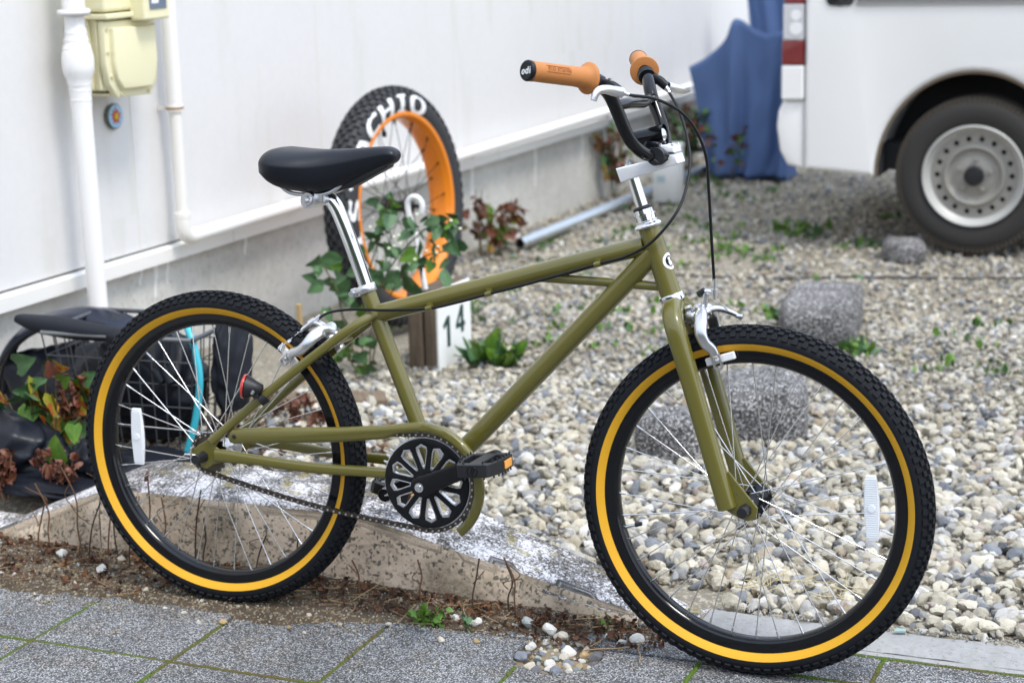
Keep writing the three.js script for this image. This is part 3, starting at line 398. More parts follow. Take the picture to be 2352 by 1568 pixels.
function wheel(cx, rearW, spin) {
  const w = new THREE.Group(); w.name = 'wheel'; w.position.set(cx, 0, 0); bike.add(w); w.userData.label = rearW ? 'rear wheel with chain sprocket' : 'front wheel held by the fork';
  const side = tyreProf.slice(0, 4), cas = tyreProf.slice(3);
  const full = [...cas.map(p => [p[0], -p[1]]), ...cas.slice(0, -1).reverse()];
  part(w, 'tyre', lathe(full, 120, 'z'), M.rubber);
  const tr = part(w, 'tread_knobs', treadGeo, M.rubber); tr.userData.kind = 'stuff'; tr.rotation.z = spin;
  const hr = part(w, 'rubber_hairs', hairGeo, M.rubber); hr.userData.kind = 'stuff';
  for (const s of [1, -1]) part(w, 'yellow_sidewall', lathe((s > 0 ? side.slice().reverse() : side).map(p => [p[0], p[1] * s]), 120, 'z'), M.yellow).userData.label = 'yellow rubber sidewall band';
  part(w, 'rim', lathe([[0.2625, 0.0135], [0.2640, 0.0150], [0.2625, 0.0160], [0.2480, 0.0152], [0.2455, 0.0142], [0.2430, 0.0105], [0.2412, 0.0080], [0.2404, 0.0040], [0.2400, 0], [0.2404, -0.0040], [0.2412, -0.0080], [0.2430, -0.0105], [0.2455, -0.0142], [0.2480, -0.0152], [0.2625, -0.0160], [0.2640, -0.0150], [0.2625, -0.0135]].reverse(), 120, 'z'), M.blackPaint);
  const fl = rearW ? [0.030, -0.030] : [0.027, -0.027];
  const hub = part(w, 'hub', [lathe([[0.0055, 0.046], [0.010, 0.045], [0.011, fl[0] + 0.004], [0.0245, fl[0] + 0.002], [0.0255, fl[0]], [0.0245, fl[0] - 0.003], [0.014, fl[0] - 0.006], [0.0115, 0.012], [0.0115, -0.012], [0.014, fl[1] + 0.006], [0.0245, fl[1] + 0.003], [0.0255, fl[1]], [0.0245, fl[1] - 0.002], [0.011, fl[1] - 0.004], [0.010, -0.045], [0.0055, -0.046]].reverse(), 40, 'z'), cyl(V(0, 0, -0.075), V(0, 0, 0.075), 0.0046, 0.0046, 14)], rearW ? M.silver : M.blackPaint);
  const heads = [];
  for (let i = 0; i < 36; i++) {
    const s = i % 2 ? -1 : 1, k = Math.floor(i / 2), lead = k % 2 ? 1 : -1, aR = (i / 36) * 2 * Math.PI + spin, aH = aR + lead * 1.12, hz = fl[s > 0 ? 0 : 1] + 0.0025 * lead * s;
    const a = V(Math.cos(aH) * 0.0215, Math.sin(aH) * 0.0215, hz), b = V(Math.cos(aR) * 0.2412, Math.sin(aR) * 0.2412, 0.003 * s), d = b.clone().sub(a).normalize();
    part(w, 'spoke', [cyl(a, b, 0.00105, 0.00105, 6), cyl(b.clone().addScaledVector(d, -0.013), b, 0.0017, 0.0021, 8)], M.steelWire);
    heads.push(norm(cyl(a.clone().add(V(0, 0, 0.0012 * lead * s)), a.clone().add(V(0, 0, -0.0036 * lead * s)), 0.0021, 0.0021, 8)));
  }
  part(w, 'spoke_heads', heads, M.silver).userData.kind = 'stuff';
  return w;
}
const rw = wheel(0, true, 0.06), fw = wheel(WB, false, 0.031);
{ // valve, plate reflectors, sprocket
  const va = Math.atan2(-0.0657, 0.8264 - WB), c = Math.cos(va), s = Math.sin(va);
  part(fw, 'valve', [cyl(V(c * 0.241, s * 0.241, 0), V(c * 0.216, s * 0.216, 0), 0.0033, 0.0030, 12)], M.steelWire); part(fw, 'valve_cap', [cyl(V(c * 0.221, s * 0.221, 0), V(c * 0.209, s * 0.209, 0), 0.0042, 0.0036, 12)], M.blackPlastic);
  const refl = (w, x, y, tilt) => { const o = [], n = 9; for (let i = 0; i <= n; i++) { const t = i / n * 2 - 1; o.push([0.0125 - 0.0045 * t * t, t * 0.056]); } for (let i = n; i >= 0; i--) { const t = i / n * 2 - 1; o.push([-(0.0125 - 0.0045 * t * t) - 0.001, t * 0.056]); } const g = extr(shape(o.slice().reverse()), 0.009, 0.0015, 0); g.rotateZ(tilt); g.translate(x, y, 0.006); const ribs = [norm(g)]; for (let i = -13; i <= 13; i++) { const h = box(0.021, 0.0011, 0.0012, 0, i * 0.0038, 0); h.rotateZ(tilt); h.translate(x, y, 0.0153); ribs.push(norm(h)); } const bs = new THREE.CylinderGeometry(0.006, 0.007, 0.003, 20).rotateX(Math.PI / 2).translate(x, y, 0.0158); ribs.push(norm(bs)); part(w, 'reflector', ribs, M.clear).userData.label = 'clear plastic spoke reflector'; };
  refl(fw, 0.2035, 0.0125, 0.06); refl(rw, -0.183, 0.010, 0.02);
  const cog = []; const T = 18; for (let i = 0; i < T * 4; i++) { const a = i / (T * 4) * 2 * Math.PI, r = i % 4 < 2 ? 0.0392 : 0.0345; cog.push([r * Math.cos(a), r * Math.sin(a)]); } part(rw, 'sprocket', [extr(shape(cog), 0.0032, 0, 0.0445), cyl(V(0, 0, 0.032), V(0, 0, 0.0445), 0.0225, 0.0225, 28)], M.chainSteel);
}
// ---------------------------------------------------------------- drive train
const BX = 0.4545, BY = -0.013;
{
  const T = 44, Rp = 0.0127 / (2 * Math.sin(Math.PI / T)), out = []; for (let i = 0; i < T; i++) for (const [k, r] of [[0, Rp - 0.0035], [0.32, Rp - 0.0030], [0.44, Rp + 0.0045], [0.56, Rp + 0.0045], [0.68, Rp - 0.0030]]) { const a = (i + k) / T * 2 * Math.PI; out.push([r * Math.cos(a), r * Math.sin(a)]); }
  const petal = (k, sc, ri, ro) => { const a = k / 12 * 2 * Math.PI + 0.13, o = []; const c = [[ri + 0.0015, -0.0024], [lerp(ri, ro, 0.70), -0.0098 * sc], [ro - 0.006, -0.0098 * sc], [ro, 0], [ro - 0.006, 0.0098 * sc], [lerp(ri, ro, 0.70), 0.0098 * sc], [ri + 0.0015, 0.0024], [ri, 0]]; for (const [x, y] of c) o.push([x * Math.cos(a) - y * Math.sin(a), x * Math.sin(a) + y * Math.cos(a)]); return o; };
  const ring = part(bike, 'chainring', [crease(extr(shape(out, Array.from({ length: 12 }, (_, k) => petal(k, 0.94, 0.0300, 0.0700))), 0.0042, 0.0005, 0.0415), 0.5)], M.silver); ring.position.set(BX, BY, 0);
  const gd = part(ring, 'chainring_guard', [crease(extr(shape(Array.from({ length: 72 }, (_, i) => [0.0828 * Math.cos(i / 36 * Math.PI), 0.0828 * Math.sin(i / 36 * Math.PI)]), Array.from({ length: 12 }, (_, k) => petal(k, 1.14, 0.0265, 0.0735))), 0.0046, 0.0011, 0.0466), 0.5)], M.blackSatin); gd.userData.label = 'black guard disc with twelve petal openings';
  part(ring, 'petal_edge', Array.from({ length: 12 }, (_, k) => { const o = petal(k, 1.12, 0.0270, 0.073), cx = o.reduce((a, p) => a + p[0], 0) / 8, cy = o.reduce((a, p) => a + p[1], 0) / 8, i = o.map(p => [cx + (p[0] - cx) * 0.78, cy + (p[1] - cy) * 0.78]).reverse(); return norm(extr(shape(o, [i]), 0.0056, 0.0006, 0.0462)); }), M.silver);
  const arm = (s, a) => { const L = 0.165, w = 0.0165, w2 = 0.0135, o = []; for (let i = 0; i <= 12; i++) { const f = Math.PI / 2 + i / 12 * Math.PI; o.push([0.0185 * Math.cos(f), 0.0185 * Math.sin(f)]); } o.push([0.03, -w]); for (let i = 0; i <= 12; i++) { const f = -Math.PI / 2 + i / 12 * Math.PI; o.push([L + w2 * Math.cos(f), w2 * Math.sin(f)]); } o.push([0.03, w]); const g = crease(extr(shape(o), 0.0145, 0.0032, s > 0 ? 0.066 : -0.0805, 3), 0.6); const p = g.attributes.position; for (let i = 0; i < p.count; i++) p.setZ(i, p.getZ(i) + s * 0.010 * clamp(p.getX(i) / L)); g.computeVertexNormals(); const h = crease(g, 0.5); h.rotateZ(a); h.translate(BX, BY, 0); return h; };
  const a0 = 0.435; const c1 = part(bike, 'crank_arm', [arm(1, a0), cyl(V(BX, BY, 0.036), V(BX, BY, 0.067), 0.0165, 0.0175, 24)], M.blackSatin); part(c1, 'crank_bolt', [cyl(V(BX, BY, 0.0795), V(BX, BY, 0.0822), 0.0092, 0.0085, 22), cyl(V(BX, BY, 0.082), V(BX, BY, 0.0845), 0.0055, 0.0045, 8)], M.chrome);
  part(bike, 'crank_arm', [arm(-1, a0 + Math.PI)], M.blackSatin);
  // pedals
  const pedal = (s) => {
    const a = a0 + (s > 0 ? 0 : Math.PI), cx = BX + 0.165 * Math.cos(a), cy = BY + 0.165 * Math.sin(a), g = new THREE.Group(); g.name = 'pedal'; g.position.set(cx, cy, s * 0.135); g.rotation.z = s > 0 ? 0.10 : 0.25; bike.add(g); if (s < 0) g.rotation.y = Math.PI;
    const o = [[-0.040, -0.034], [-0.041, 0.012], [-0.030, 0.046], [-0.026, 0.050], [0.026, 0.050], [0.030, 0.046], [0.041, 0.012], [0.040, -0.034], [0.030, -0.042], [-0.030, -0.042]].map(p => [p[0], p[1]]);
    const i1 = [[-0.031, -0.028], [-0.012, -0.028], [-0.012, 0.034], [-0.026, 0.034], [-0.032, 0.010]], i2 = i1.map(p => [-p[0], p[1]]);
    const body = crease(extr(shape(o.slice().reverse(), [i1, i2]), 0.023, 0.002, -0.0115), 0.5); body.rotateX(Math.PI / 2);
    part(g, 'pedal_body', [body, cyl(V(0, 0, -0.060), V(0, 0, 0.044), 0.0085, 0.0095, 18)], M.blackPlastic);
    const st = []; for (const zz of [-0.030, -0.018, -0.006, 0.006, 0.018, 0.030]) for (const sx of [-1, 1]) for (const sy of [-1, 1]) st.push(norm(new THREE.CylinderGeometry(0.0014, 0.0018, 0.005, 8).translate(sx * (0.0365 - (zz > 0.012 ? 0.010 * (zz - 0.012) / 0.03 : 0)), sy * 0.0135, zz)));
    for (const sx of [-1, 1]) for (const sy of [-1, 1]) st.push(norm(new THREE.CylinderGeometry(0.0014, 0.0018, 0.005, 8).translate(sx * 0.018, sy * 0.0135, 0.044)));
    part(g, 'grip_studs', st, M.blackPlastic);
    for (const sx of [-1, 1]) { const r = part(g, 'pedal_reflector', [box(0.003, 0.014, 0.030, sx * 0.0412, 0, -0.010, 0.001)], M.amber); r.userData.label = 'amber pedal reflector'; }
    part(g, 'end_roundel', [lathe([[0.0088, 0.0500], [0.0098, 0.0512], [0.0088, 0.0512]], 28, 'z'), box(0.0014, 0.013, 0.0012, -0.002, 0, 0.0506).rotateZ(-0.5), box(0.0014, 0.013, 0.0012, 0.002, 0, 0.0506).rotateZ(-0.5)], M.blackSatin);
  };
  pedal(1); pedal(-1);
  // chain: plates and rollers along the path around ring and sprocket
  const path = [], r1 = Rp, r2 = 0.0366, dx = BX, dy = BY, D = Math.hypot(dx, dy), base = Math.atan2(dy, dx), al = Math.asin((r1 - r2) / D);
  const top = base + Math.PI / 2 + al, bot = base - Math.PI / 2 - al; // tangent angles
  for (let i = 0; i <= 60; i++) { const a = top - (i / 60) * (top - bot); path.push(V(BX + r1 * Math.cos(a), BY + r1 * Math.sin(a), 0.0437)); }
  const pb1 = path[path.length - 1].clone(), pb0 = V(r2 * Math.cos(bot), r2 * Math.sin(bot), 0.046); for (let i = 1; i < 30; i++) { const t = i / 30; path.push(pb1.clone().lerp(pb0, t).add(V(0, -0.010 * Math.sin(Math.PI * t), 0))); }
  for (let i = 0; i <= 24; i++) { const a = bot - i / 24 * (bot + 2 * Math.PI - top); path.push(V(r2 * Math.cos(a), r2 * Math.sin(a), 0.046)); }
  const pt1 = path[path.length - 1].clone(), pt0 = path[0].clone(); for (let i = 1; i <= 30; i++) path.push(pt1.clone().lerp(pt0, i / 30));
  const cum = [0]; for (let i = 1; i < path.length; i++) cum.push(cum[i - 1] + path[i].distanceTo(path[i - 1]));
  const L = cum[cum.length - 1], n = Math.round(L / 0.0127 / 2) * 2, pts = []; let k = 0; for (let i = 0; i < n; i++) { const s = i / n * L; while (cum[k + 1] < s) k++; pts.push(path[k].clone().lerp(path[k + 1], (s - cum[k]) / (cum[k + 1] - cum[k]))); }
  const plate = (() => { const o = [], h = 0.00635; for (let i = 0; i <= 6; i++) { const f = -Math.PI / 2 + i / 6 * Math.PI; o.push([h + 0.0043 * Math.cos(f), 0.0043 * Math.sin(f)]); } o.push([0.0, 0.0033]); for (let i = 0; i <= 6; i++) { const f = Math.PI / 2 + i / 6 * Math.PI; o.push([-h + 0.0043 * Math.cos(f), 0.0043 * Math.sin(f)]); } o.push([0, -0.0033]); return extr(shape(o), 0.0010); })();
  const gs = [], pins = []; for (let i = 0; i < n; i++) { const a = pts[i], b = pts[(i + 1) % n], c = a.clone().add(b).multiplyScalar(0.5), f = Math.atan2(b.y - a.y, b.x - a.x), zo = i % 2 ? 0.0036 : 0.0024; for (const s of [1, -1]) { const g = plate.clone(); g.rotateZ(f); g.translate(c.x, c.y, c.z + s * zo - 0.0005); gs.push(norm(g)); } pins.push(norm(cyl(V(a.x, a.y, a.z - 0.0054), V(a.x, a.y, a.z + 0.0054), 0.0020, 0.0020, 8))); gs.push(norm(cyl(V(a.x, a.y, a.z - 0.0022), V(a.x, a.y, a.z + 0.0022), 0.0038, 0.0038, 10))); }
  { const ch = part(bike, 'chain', gs, M.chainSteel); ch.userData.kind = 'stuff'; part(ch, 'chain_pins', pins, M.silver).userData.kind = 'stuff'; }
  // hockey-stick chain guard: a rounded bar that turns into a hoop round the chainring
  const hoop = []; const A = (r, a) => [BX + r * Math.cos(a), BY + r * Math.sin(a)];
  const pts2 = [[0.0535, 0.0405], [0.0560, 0.0510], [0.0640, 0.0582], [0.1500, 0.0672], [0.2865, 0.0795], [0.3800, 0.0905], [0.4300, 0.1000]]; for (let i = 0; i <= 26; i++) pts2.push(A(lerp(0.1155, 0.1185, Math.sin(i / 26 * Math.PI)), 1.62 - i / 26 * 2.48)); for (let i = 26; i >= 0; i--) pts2.push(A(lerp(0.0975, 0.1000, Math.sin(i / 26 * Math.PI)), 1.70 - i / 26 * 2.56)); pts2.push([0.4050, 0.0775], [0.3880, 0.0690], [0.3760, 0.0655], [0.2859, 0.0520], [0.1700, 0.0400], [0.0655, 0.0295], [0.0570, 0.0315]);
  const cg = part(bike, 'chain_guard', [crease(extr(shape(pts2.slice().reverse()), 0.016, 0.0058, 0.0535, 5), 0.7)], M.olive);
  part(cg, 'guard_bolt', [cyl(V(0.0690, 0.0445, 0.0692), V(0.0690, 0.0445, 0.0715), 0.0046, 0.0036, 14)], M.blackPlastic);
  part(cg, 'guard_bracket', [box(0.012, 0.018, 0.012, 0.532, -0.075, 0.049, 0.002)], M.blackPlastic);
}
// ---------------------------------------------------------------- saddle and seat post
{
  const K = [ // x, yTop, half width, side drop, y of skirt
    [0.1295, 0.5540, 0.022, 0.5400], [0.1315, 0.5690, 0.050, 0.5270], [0.138, 0.5765, 0.068, 0.5190], [0.152, 0.5800, 0.079, 0.5110], [0.170, 0.5795, 0.081, 0.5050], [0.200, 0.5780, 0.073, 0.5005], [0.230, 0.5775, 0.058, 0.4985], [0.260, 0.5790, 0.042, 0.5040], [0.290, 0.5805, 0.031, 0.5160], [0.320, 0.5830, 0.025, 0.5300], [0.350, 0.5855, 0.0225, 0.5430], [0.370, 0.5855, 0.021, 0.5520], [0.382, 0.5800, 0.017, 0.5590], [0.3855, 0.5730, 0.010, 0.5650]];
  const rings = K.map(([x, yt, w, ys]) => { const r = [], n = 28; for (let i = 0; i < n; i++) { const f = i / n * 2 * Math.PI - Math.PI / 2, c = Math.cos(f), s = Math.sin(f), h = yt - ys; const zz = w * Math.sign(c) * Math.pow(Math.abs(c), 0.75) * (s < -0.3 ? lerp(0.93, 0.80, (-s - 0.3) / 0.7) : 1); const q = s > 0 ? Math.pow(s, 1.25) : -Math.pow(-s, 0.55); const my = ys + h * 0.62; r.push(V(x, s > 0 ? my + q * (yt - my) : my + q * (my - ys), zz)); } return r; });
  // resample along x with a smooth spline
  const fine = []; const cs = rings[0].map((_, j) => curve(rings.map(r => r[j]))); const n = 52; for (let i = 0; i <= n; i++) fine.push(cs.map(c => c.getPoint(i / n)));
  const sd = part(bike, 'saddle', [loft(fine)], M.leather);
  part(sd, 'saddle_base', [crease(extr(shape([[0.125, 0.5250], [0.180, 0.5020], [0.240, 0.4960], [0.300, 0.5120], [0.370, 0.5490], [0.372, 0.5580], [0.130, 0.5400]]), 0.030, 0.004, -0.015), 0.6)], M.blackPlastic);
  for (const s of [1, -1]) part(sd, 'seat_rail', [tube([[0.152, 0.516, 0.024 * s], [0.172, 0.501, 0.022 * s], [0.200, 0.4965, 0.021 * s], [0.250, 0.5000, 0.021 * s], [0.272, 0.5120, 0.016 * s], [0.290, 0.5300, 0.012 * s]], 0.0036, 30, 10)], M.silver);
  part(sd, 'seat_clamp', [cyl(V(0.218, 0.4870, -0.034), V(0.218, 0.4870, 0.034), 0.0145, 0.0145, 24), cyl(V(0.218, 0.4870, 0.034), V(0.218, 0.4870, 0.040), 0.0105, 0.0090, 6), cyl(V(0.218, 0.4870, 0.040), V(0.218, 0.4870, 0.046), 0.004, 0.004, 10), box(0.030, 0.020, 0.050, 0.232, 0.4915, 0, 0.004)], M.silver);
  const post = sweep([[0.2330, 0.4945, 0], [0.2480, 0.4850, 0], [0.2580, 0.4740, 0], [0.2700, 0.4500, 0], [0.2800, 0.4265, 0], [0.2905, 0.4000, 0], [0.3040, 0.3640, 0], [0.3180, 0.3250, 0]], t => { const k = step(0.02, 0.16, t); return [lerp(0.0098, 0.0125, k), lerp(0.0098, 0.0125, k)]; }, 60, 26);
  part(bike, 'seat_post', [post], M.chrome);
  const u = V(-0.3765, 0.9264, 0), c = P2(0.3160, 0.3265); const clampG = lathe([[0.0149, -0.0075], [0.0182, -0.0070], [0.0186, 0], [0.0182, 0.0070], [0.0128, 0.0078]], 36); clampG.applyQuaternion(new THREE.Quaternion().setFromUnitVectors(UP, u)); clampG.translate(c.x, c.y, 0);
  const sc = part(bike, 'seat_collar', [clampG, box(0.014, 0.015, 0.018, 0.2945, 0.3185, 0, 0.002).rotateZ(0)], M.silver); part(sc, 'collar_bolt', [cyl(V(0.2915, 0.3170, 0.008), V(0.2915, 0.3170, 0.014), 0.0055, 0.0055, 14)], M.silver);
}
// ---------------------------------------------------------------- side-pull brakes (local frame: origin at pivot, y away from the axle, x away from the frame)
function caliper(px, py, ang, label, rear) {
  const g = new THREE.Group(); g.name = 'caliper_brake'; g.userData.label = label; g.position.set(px, py, 0); g.rotation.z = ang; bike.add(g); if (rear) g.scale.x = -1;
  const armP = s => [[0.004, 0.006, -0.002 * s], [0.014, 0.004, 0.018 * s], [0.015, -0.010, 0.034 * s], [0.012, -0.030, 0.0415 * s], [0.014, -0.046, 0.0405 * s], [0.021, -0.060, 0.0365 * s], [0.0225, -0.070, 0.0360 * s]];
  for (const s of [1, -1]) {
    part(g, 'brake_arm', [sweep(armP(s), t => [0.0085 - 0.0030 * t, 0.0125 - 0.004 * t], 36, 16), crease(extr(shape(Array.from({ length: 28 }, (_, i) => { const f = i / 28 * 2 * Math.PI, c = Math.cos(f), q = Math.sin(f); return [0.0230 + 0.0088 * c, -0.0800 + 0.0088 * q + (q > 0 ? 0.010 : -0.008)]; }), [Array.from({ length: 20 }, (_, i) => { const f = -i / 20 * 2 * Math.PI, c = Math.cos(f), q = Math.sin(f); return [0.0230 + 0.0040 * c, -0.0800 + 0.0040 * q + (q > 0 ? 0.010 : -0.008)]; })]), 0.006, 0.0012, s > 0 ? 0.0335 : -0.0395), 0.6)], M.silver);
    part(g, 'brake_pad', [box(0.052, 0.013, 0.009, 0.026, -0.079, 0.0235 * s, 0.002).rotateZ(0)], s > 0 ? M.white : M.blackPlastic); part(g, 'pad_nut', [cyl(V(0.023, -0.079, 0.039 * s), V(0.023, -0.079, 0.0455 * s), 0.0055, 0.005, 6), cyl(V(0.023, -0.079, 0.045 * s), V(0.023, -0.079, 0.049 * s), 0.003, 0.003, 8)], M.silver);
  }
  part(g, 'pivot_body', [cyl(V(-0.030, 0, 0), V(0.019, 0, 0), 0.0105, 0.0105, 24), cyl(V(-0.014, 0.0, 0), V(-0.004, 0.0, 0), 0.0155, 0.0155, 26), cyl(V(0.018, 0, 0), V(0.026, 0, 0), 0.0065, 0.0055, 6), cyl(V(-0.012, 0.016, 0.006), V(-0.002, 0.016, 0.006), 0.005, 0.005, 12), cyl(V(-0.012, -0.016, 0.006), V(-0.002, -0.016, 0.006), 0.005, 0.005, 12)], M.silver);
  if (!rear) {
    part(g, 'cable_arm', [sweep([[0.012, 0.004, 0.002], [0.020, 0.016, 0.001], [0.026, 0.028, 0], [0.030, 0.036, 0]], t => [0.0055 - 0.001 * t, 0.0065 - 0.002 * t], 14, 12)], M.silver);
    part(g, 'barrel_adjuster', [cyl(V(0.0390, 0.0180, 0), V(0.0500, 0.0510, 0), 0.0038, 0.0034, 12), cyl(V(0.0405, 0.0240, 0), V(0.0440, 0.0345, 0), 0.0062, 0.0062, 12), cyl(V(0.0270, 0.0350, 0), V(0.0430, 0.0290, 0), 0.0050, 0.0046, 12)], M.silver); part(g, 'rubber_boot', [cyl(V(0.014, 0.033, 0), V(0.027, 0.037, 0), 0.0058, 0.0058, 14)], M.blackPlastic);
    part(g, 'brake_wire', [cyl(V(0.0395, 0.019, 0), V(0.052, -0.020, -0.034), 0.0009, 0.0009, 6)], M.steelWire);
    part(g, 'far_lever', [sweep([[0.014, 0.004, -0.004], [0.034, 0.000, -0.018], [0.052, -0.016, -0.034], [0.060, -0.028, -0.043]], t => [0.0055, 0.0058 - 0.002 * t], 20, 12), cyl(V(0.055, -0.022, -0.036), V(0.066, -0.026, -0.036), 0.0042, 0.0042, 8)], M.silver);
  } else {
    part(g, 'cable_arm', [sweep([[0.012, 0.002, 0.004], [0.028, 0.004, 0.010], [0.040, -0.002, 0.010]], t => [0.0055, 0.006 - 0.002 * t], 14, 12)], M.silver);
    part(g, 'barrel_adjuster', [cyl(V(0.040, 0.014, 0.004), V(0.044, -0.026, 0.016), 0.0040, 0.0040, 12), cyl(V(0.041, 0.002, 0.008), V(0.0425, -0.010, 0.012), 0.0066, 0.0066, 12)], M.silver);
    part(g, 'brake_wire', [cyl(V(0.044, -0.026, 0.016), V(0.046, -0.092, 0.042), 0.0009, 0.0009, 6), cyl(V(0.041, -0.078, 0.036), V(0.048, -0.066, 0.032), 0.0042, 0.0042, 8)], M.steelWire);
    part(g, 'far_lever', [sweep([[0.012, 0.002, -0.006], [0.036, -0.006, -0.010], [0.046, -0.036, 0.004], [0.044, -0.062, 0.026]], t => [0.0050, 0.0058 - 0.002 * t], 20, 12)], M.silver);
  }
}
caliper(0.9405, 0.3150, 0.325, 'silver caliper brake on the front fork', false);
caliper(0.2400, 0.2330, -0.799, 'silver caliper brake behind the seat tube', true);
{ // red rear reflector on the seat stay
  const q = new THREE.Quaternion().setFromUnitVectors(UP, V(-0.97, 0.12, 0.2).normalize()), pl = g => { g.applyQuaternion(q); g.translate(0.1085, 0.1410, 0.0680); return g; };
  const r = part(bike, 'rear_reflector', [pl(lathe([[0.001, -0.022], [0.009, -0.021], [0.0130, -0.010], [0.0215, 0.006], [0.0225, 0.010], [0.001, 0.010]], 30))], M.blackPlastic); part(r, 'red_lens', [pl(lathe([[0.0228, 0.0095], [0.0232, 0.0105], [0.0228, 0.0145], [0.018, 0.0165], [0.001, 0.0170]], 32))], M.red);
  part(r, 'reflector_bracket', [cyl(V(0.131, 0.1245, 0.053), V(0.1195, 0.1160, 0.059), 0.0132, 0.0132, 22), box(0.012, 0.020, 0.008, 0.119, 0.132, 0.070, 0.002), cyl(V(0.117, 0.135, 0.073), V(0.117, 0.135, 0.079), 0.0055, 0.0050, 12)], M.blackPlastic); part(r, 'bracket_bolt', [cyl(V(0.117, 0.135, 0.0785), V(0.117, 0.135, 0.0815), 0.0048, 0.0042, 12)], M.silver);
}
// ---------------------------------------------------------------- house wall with its fittings
M.seal = mat([0.72, 0.69, 0.62], 0.7); M.dark = mat([0.03, 0.03, 0.03], 0.9); M.lime = mat([0.80, 0.80, 0.78], 0.9);
M.pvc = mat([0.83, 0.81, 0.76], 0.42); M.pvcWhite = mat([0.86, 0.845, 0.825], 0.5, 0, { bumpMap: TX.concB, bumpScale: 0.0006 }); M.cream = mat([0.80, 0.755, 0.50], 0.5, 0, { bumpMap: TX.fine, bumpScale: 0.0003 }); M.creamD = mat([0.62, 0.57, 0.36], 0.6); M.rust = mat([0.30, 0.15, 0.04], 0.8);
{
  const h = thing('house', 'white panelled house wall on a grey concrete base', 'house'); atWall(h, 0, 0, 0);
  const seams = [-6.6, -5.6, -4.57, -3.50, -2.468, -1.435, -0.4336, 0.57, 1.57, 2.57, 3.29];
  part(h, 'wall_core', [box(9.86, 2.9, 3.95, -1.66, 1.83, -2.0)], M.trim);
  for (let i = 0; i < seams.length - 1; i++) { const a = seams[i] + 0.003, b = seams[i + 1] - 0.003; part(h, 'siding_panel', boxUV(box(b - a, 2.83, 0.022, (a + b) / 2, 0.374 + 1.415, -0.011, 0.0015), 1.3, i * 0.37, i * 0.21), M.siding); if (i) part(h, 'sealant_joint', [box(0.0058, 2.83, 0.006, seams[i], 0.374 + 1.415, -0.0048)], M.seal); }
  part(h, 'corner_trim', [box(0.05, 2.84, 0.05, 3.268, 0.374 + 1.42, -0.018, 0.004)], M.siding);
  const fj = [-6.6, -3.6, -2.02, -0.1, 1.9, 3.3]; for (let i = 0; i < 5; i++) { const g = extr(shape([[-0.02, 0], [0.020, 0.002], [0.020, 0.040], [0.008, 0.0455], [-0.02, 0.0455]]), fj[i + 1] - fj[i] - 0.003, 0.001, 0); g.rotateY(-Math.PI / 2); g.translate(fj[i + 1] - 0.0015, 0.3215, 0); g.scale(1, 1, 1); part(h, 'base_flashing', [g], M.trim); }
  part(h, 'concrete_base', [boxUV(box(9.84, 0.52, 3.9, -1.66, 0.066, -1.97), 1.1)], M.found);
  const st = (s, w, l, k) => { const g = new THREE.BoxGeometry(w, l, 0.0012, 3, 10, 1), p = g.attributes.position; for (let i = 0; i < p.count; i++) { const t = 0.5 - p.getY(i) / l; p.setX(i, p.getX(i) * lerp(1, 0.35, t) + 0.006 * Math.sin(t * 5 + k) + 0.02 * t * t * k * 0.3); } g.translate(s, 0.3195 - l / 2, -0.0195); part(h, 'lime_streak', [g], M.lime); };
  st(-2.38, 0.022, 0.10, 0.2); st(-2.32, 0.016, 0.07, 0.5); st(-2.45, 0.012, 0.05, 0.3); st(-0.27, 0.024, 0.17, 1.0); st(0.34, 0.020, 0.17, 0.3); st(0.86, 0.022, 0.13, 0.2); st(-1.9, 0.014, 0.06, 0.3);
}
{ // riser pipe wrapped with tape
  const r = thing('gas_riser_pipe', 'thick white vertical pipe with a taped bulge beside the gas meter', 'pipe'); atWall(r, -2.805, 0, 0.10);
  part(r, 'pipe', [lathe([[0.0262, 0.02], [0.0262, 0.82], [0.0275, 0.825], [0.0278, 0.855], [0.0290, 0.860], [0.0288, 0.875], [0.0325, 0.892], [0.0335, 0.900], [0.0400, 0.915], [0.0415, 0.930], [0.0418, 0.948], [0.0395, 0.965], [0.0385, 0.968], [0.0345, 0.985], [0.0310, 0.990], [0.0312, 1.000], [0.0285, 1.010], [0.0280, 1.028], [0.0265, 1.03], [0.0260, 1.062]], 36), ...[0.843, 0.868, 0.886, 0.905, 0.978, 0.996, 1.018].map((y, i) => new THREE.TorusGeometry([0.0278, 0.0289, 0.0305, 0.0350, 0.0362, 0.0311, 0.0282][i], 0.0013, 6, 30).rotateX(Math.PI / 2 + 0.10 * Math.sin(i * 2.3)).rotateY(i).translate(0, y, 0))], M.pvcWhite);
  part(r, 'union_nut', [lathe([[0.02, 1.060], [0.043, 1.062], [0.043, 1.076], [0.030, 1.080], [0.030, 1.30], [0.01, 1.30]], 8)], M.pvcWhite);
}
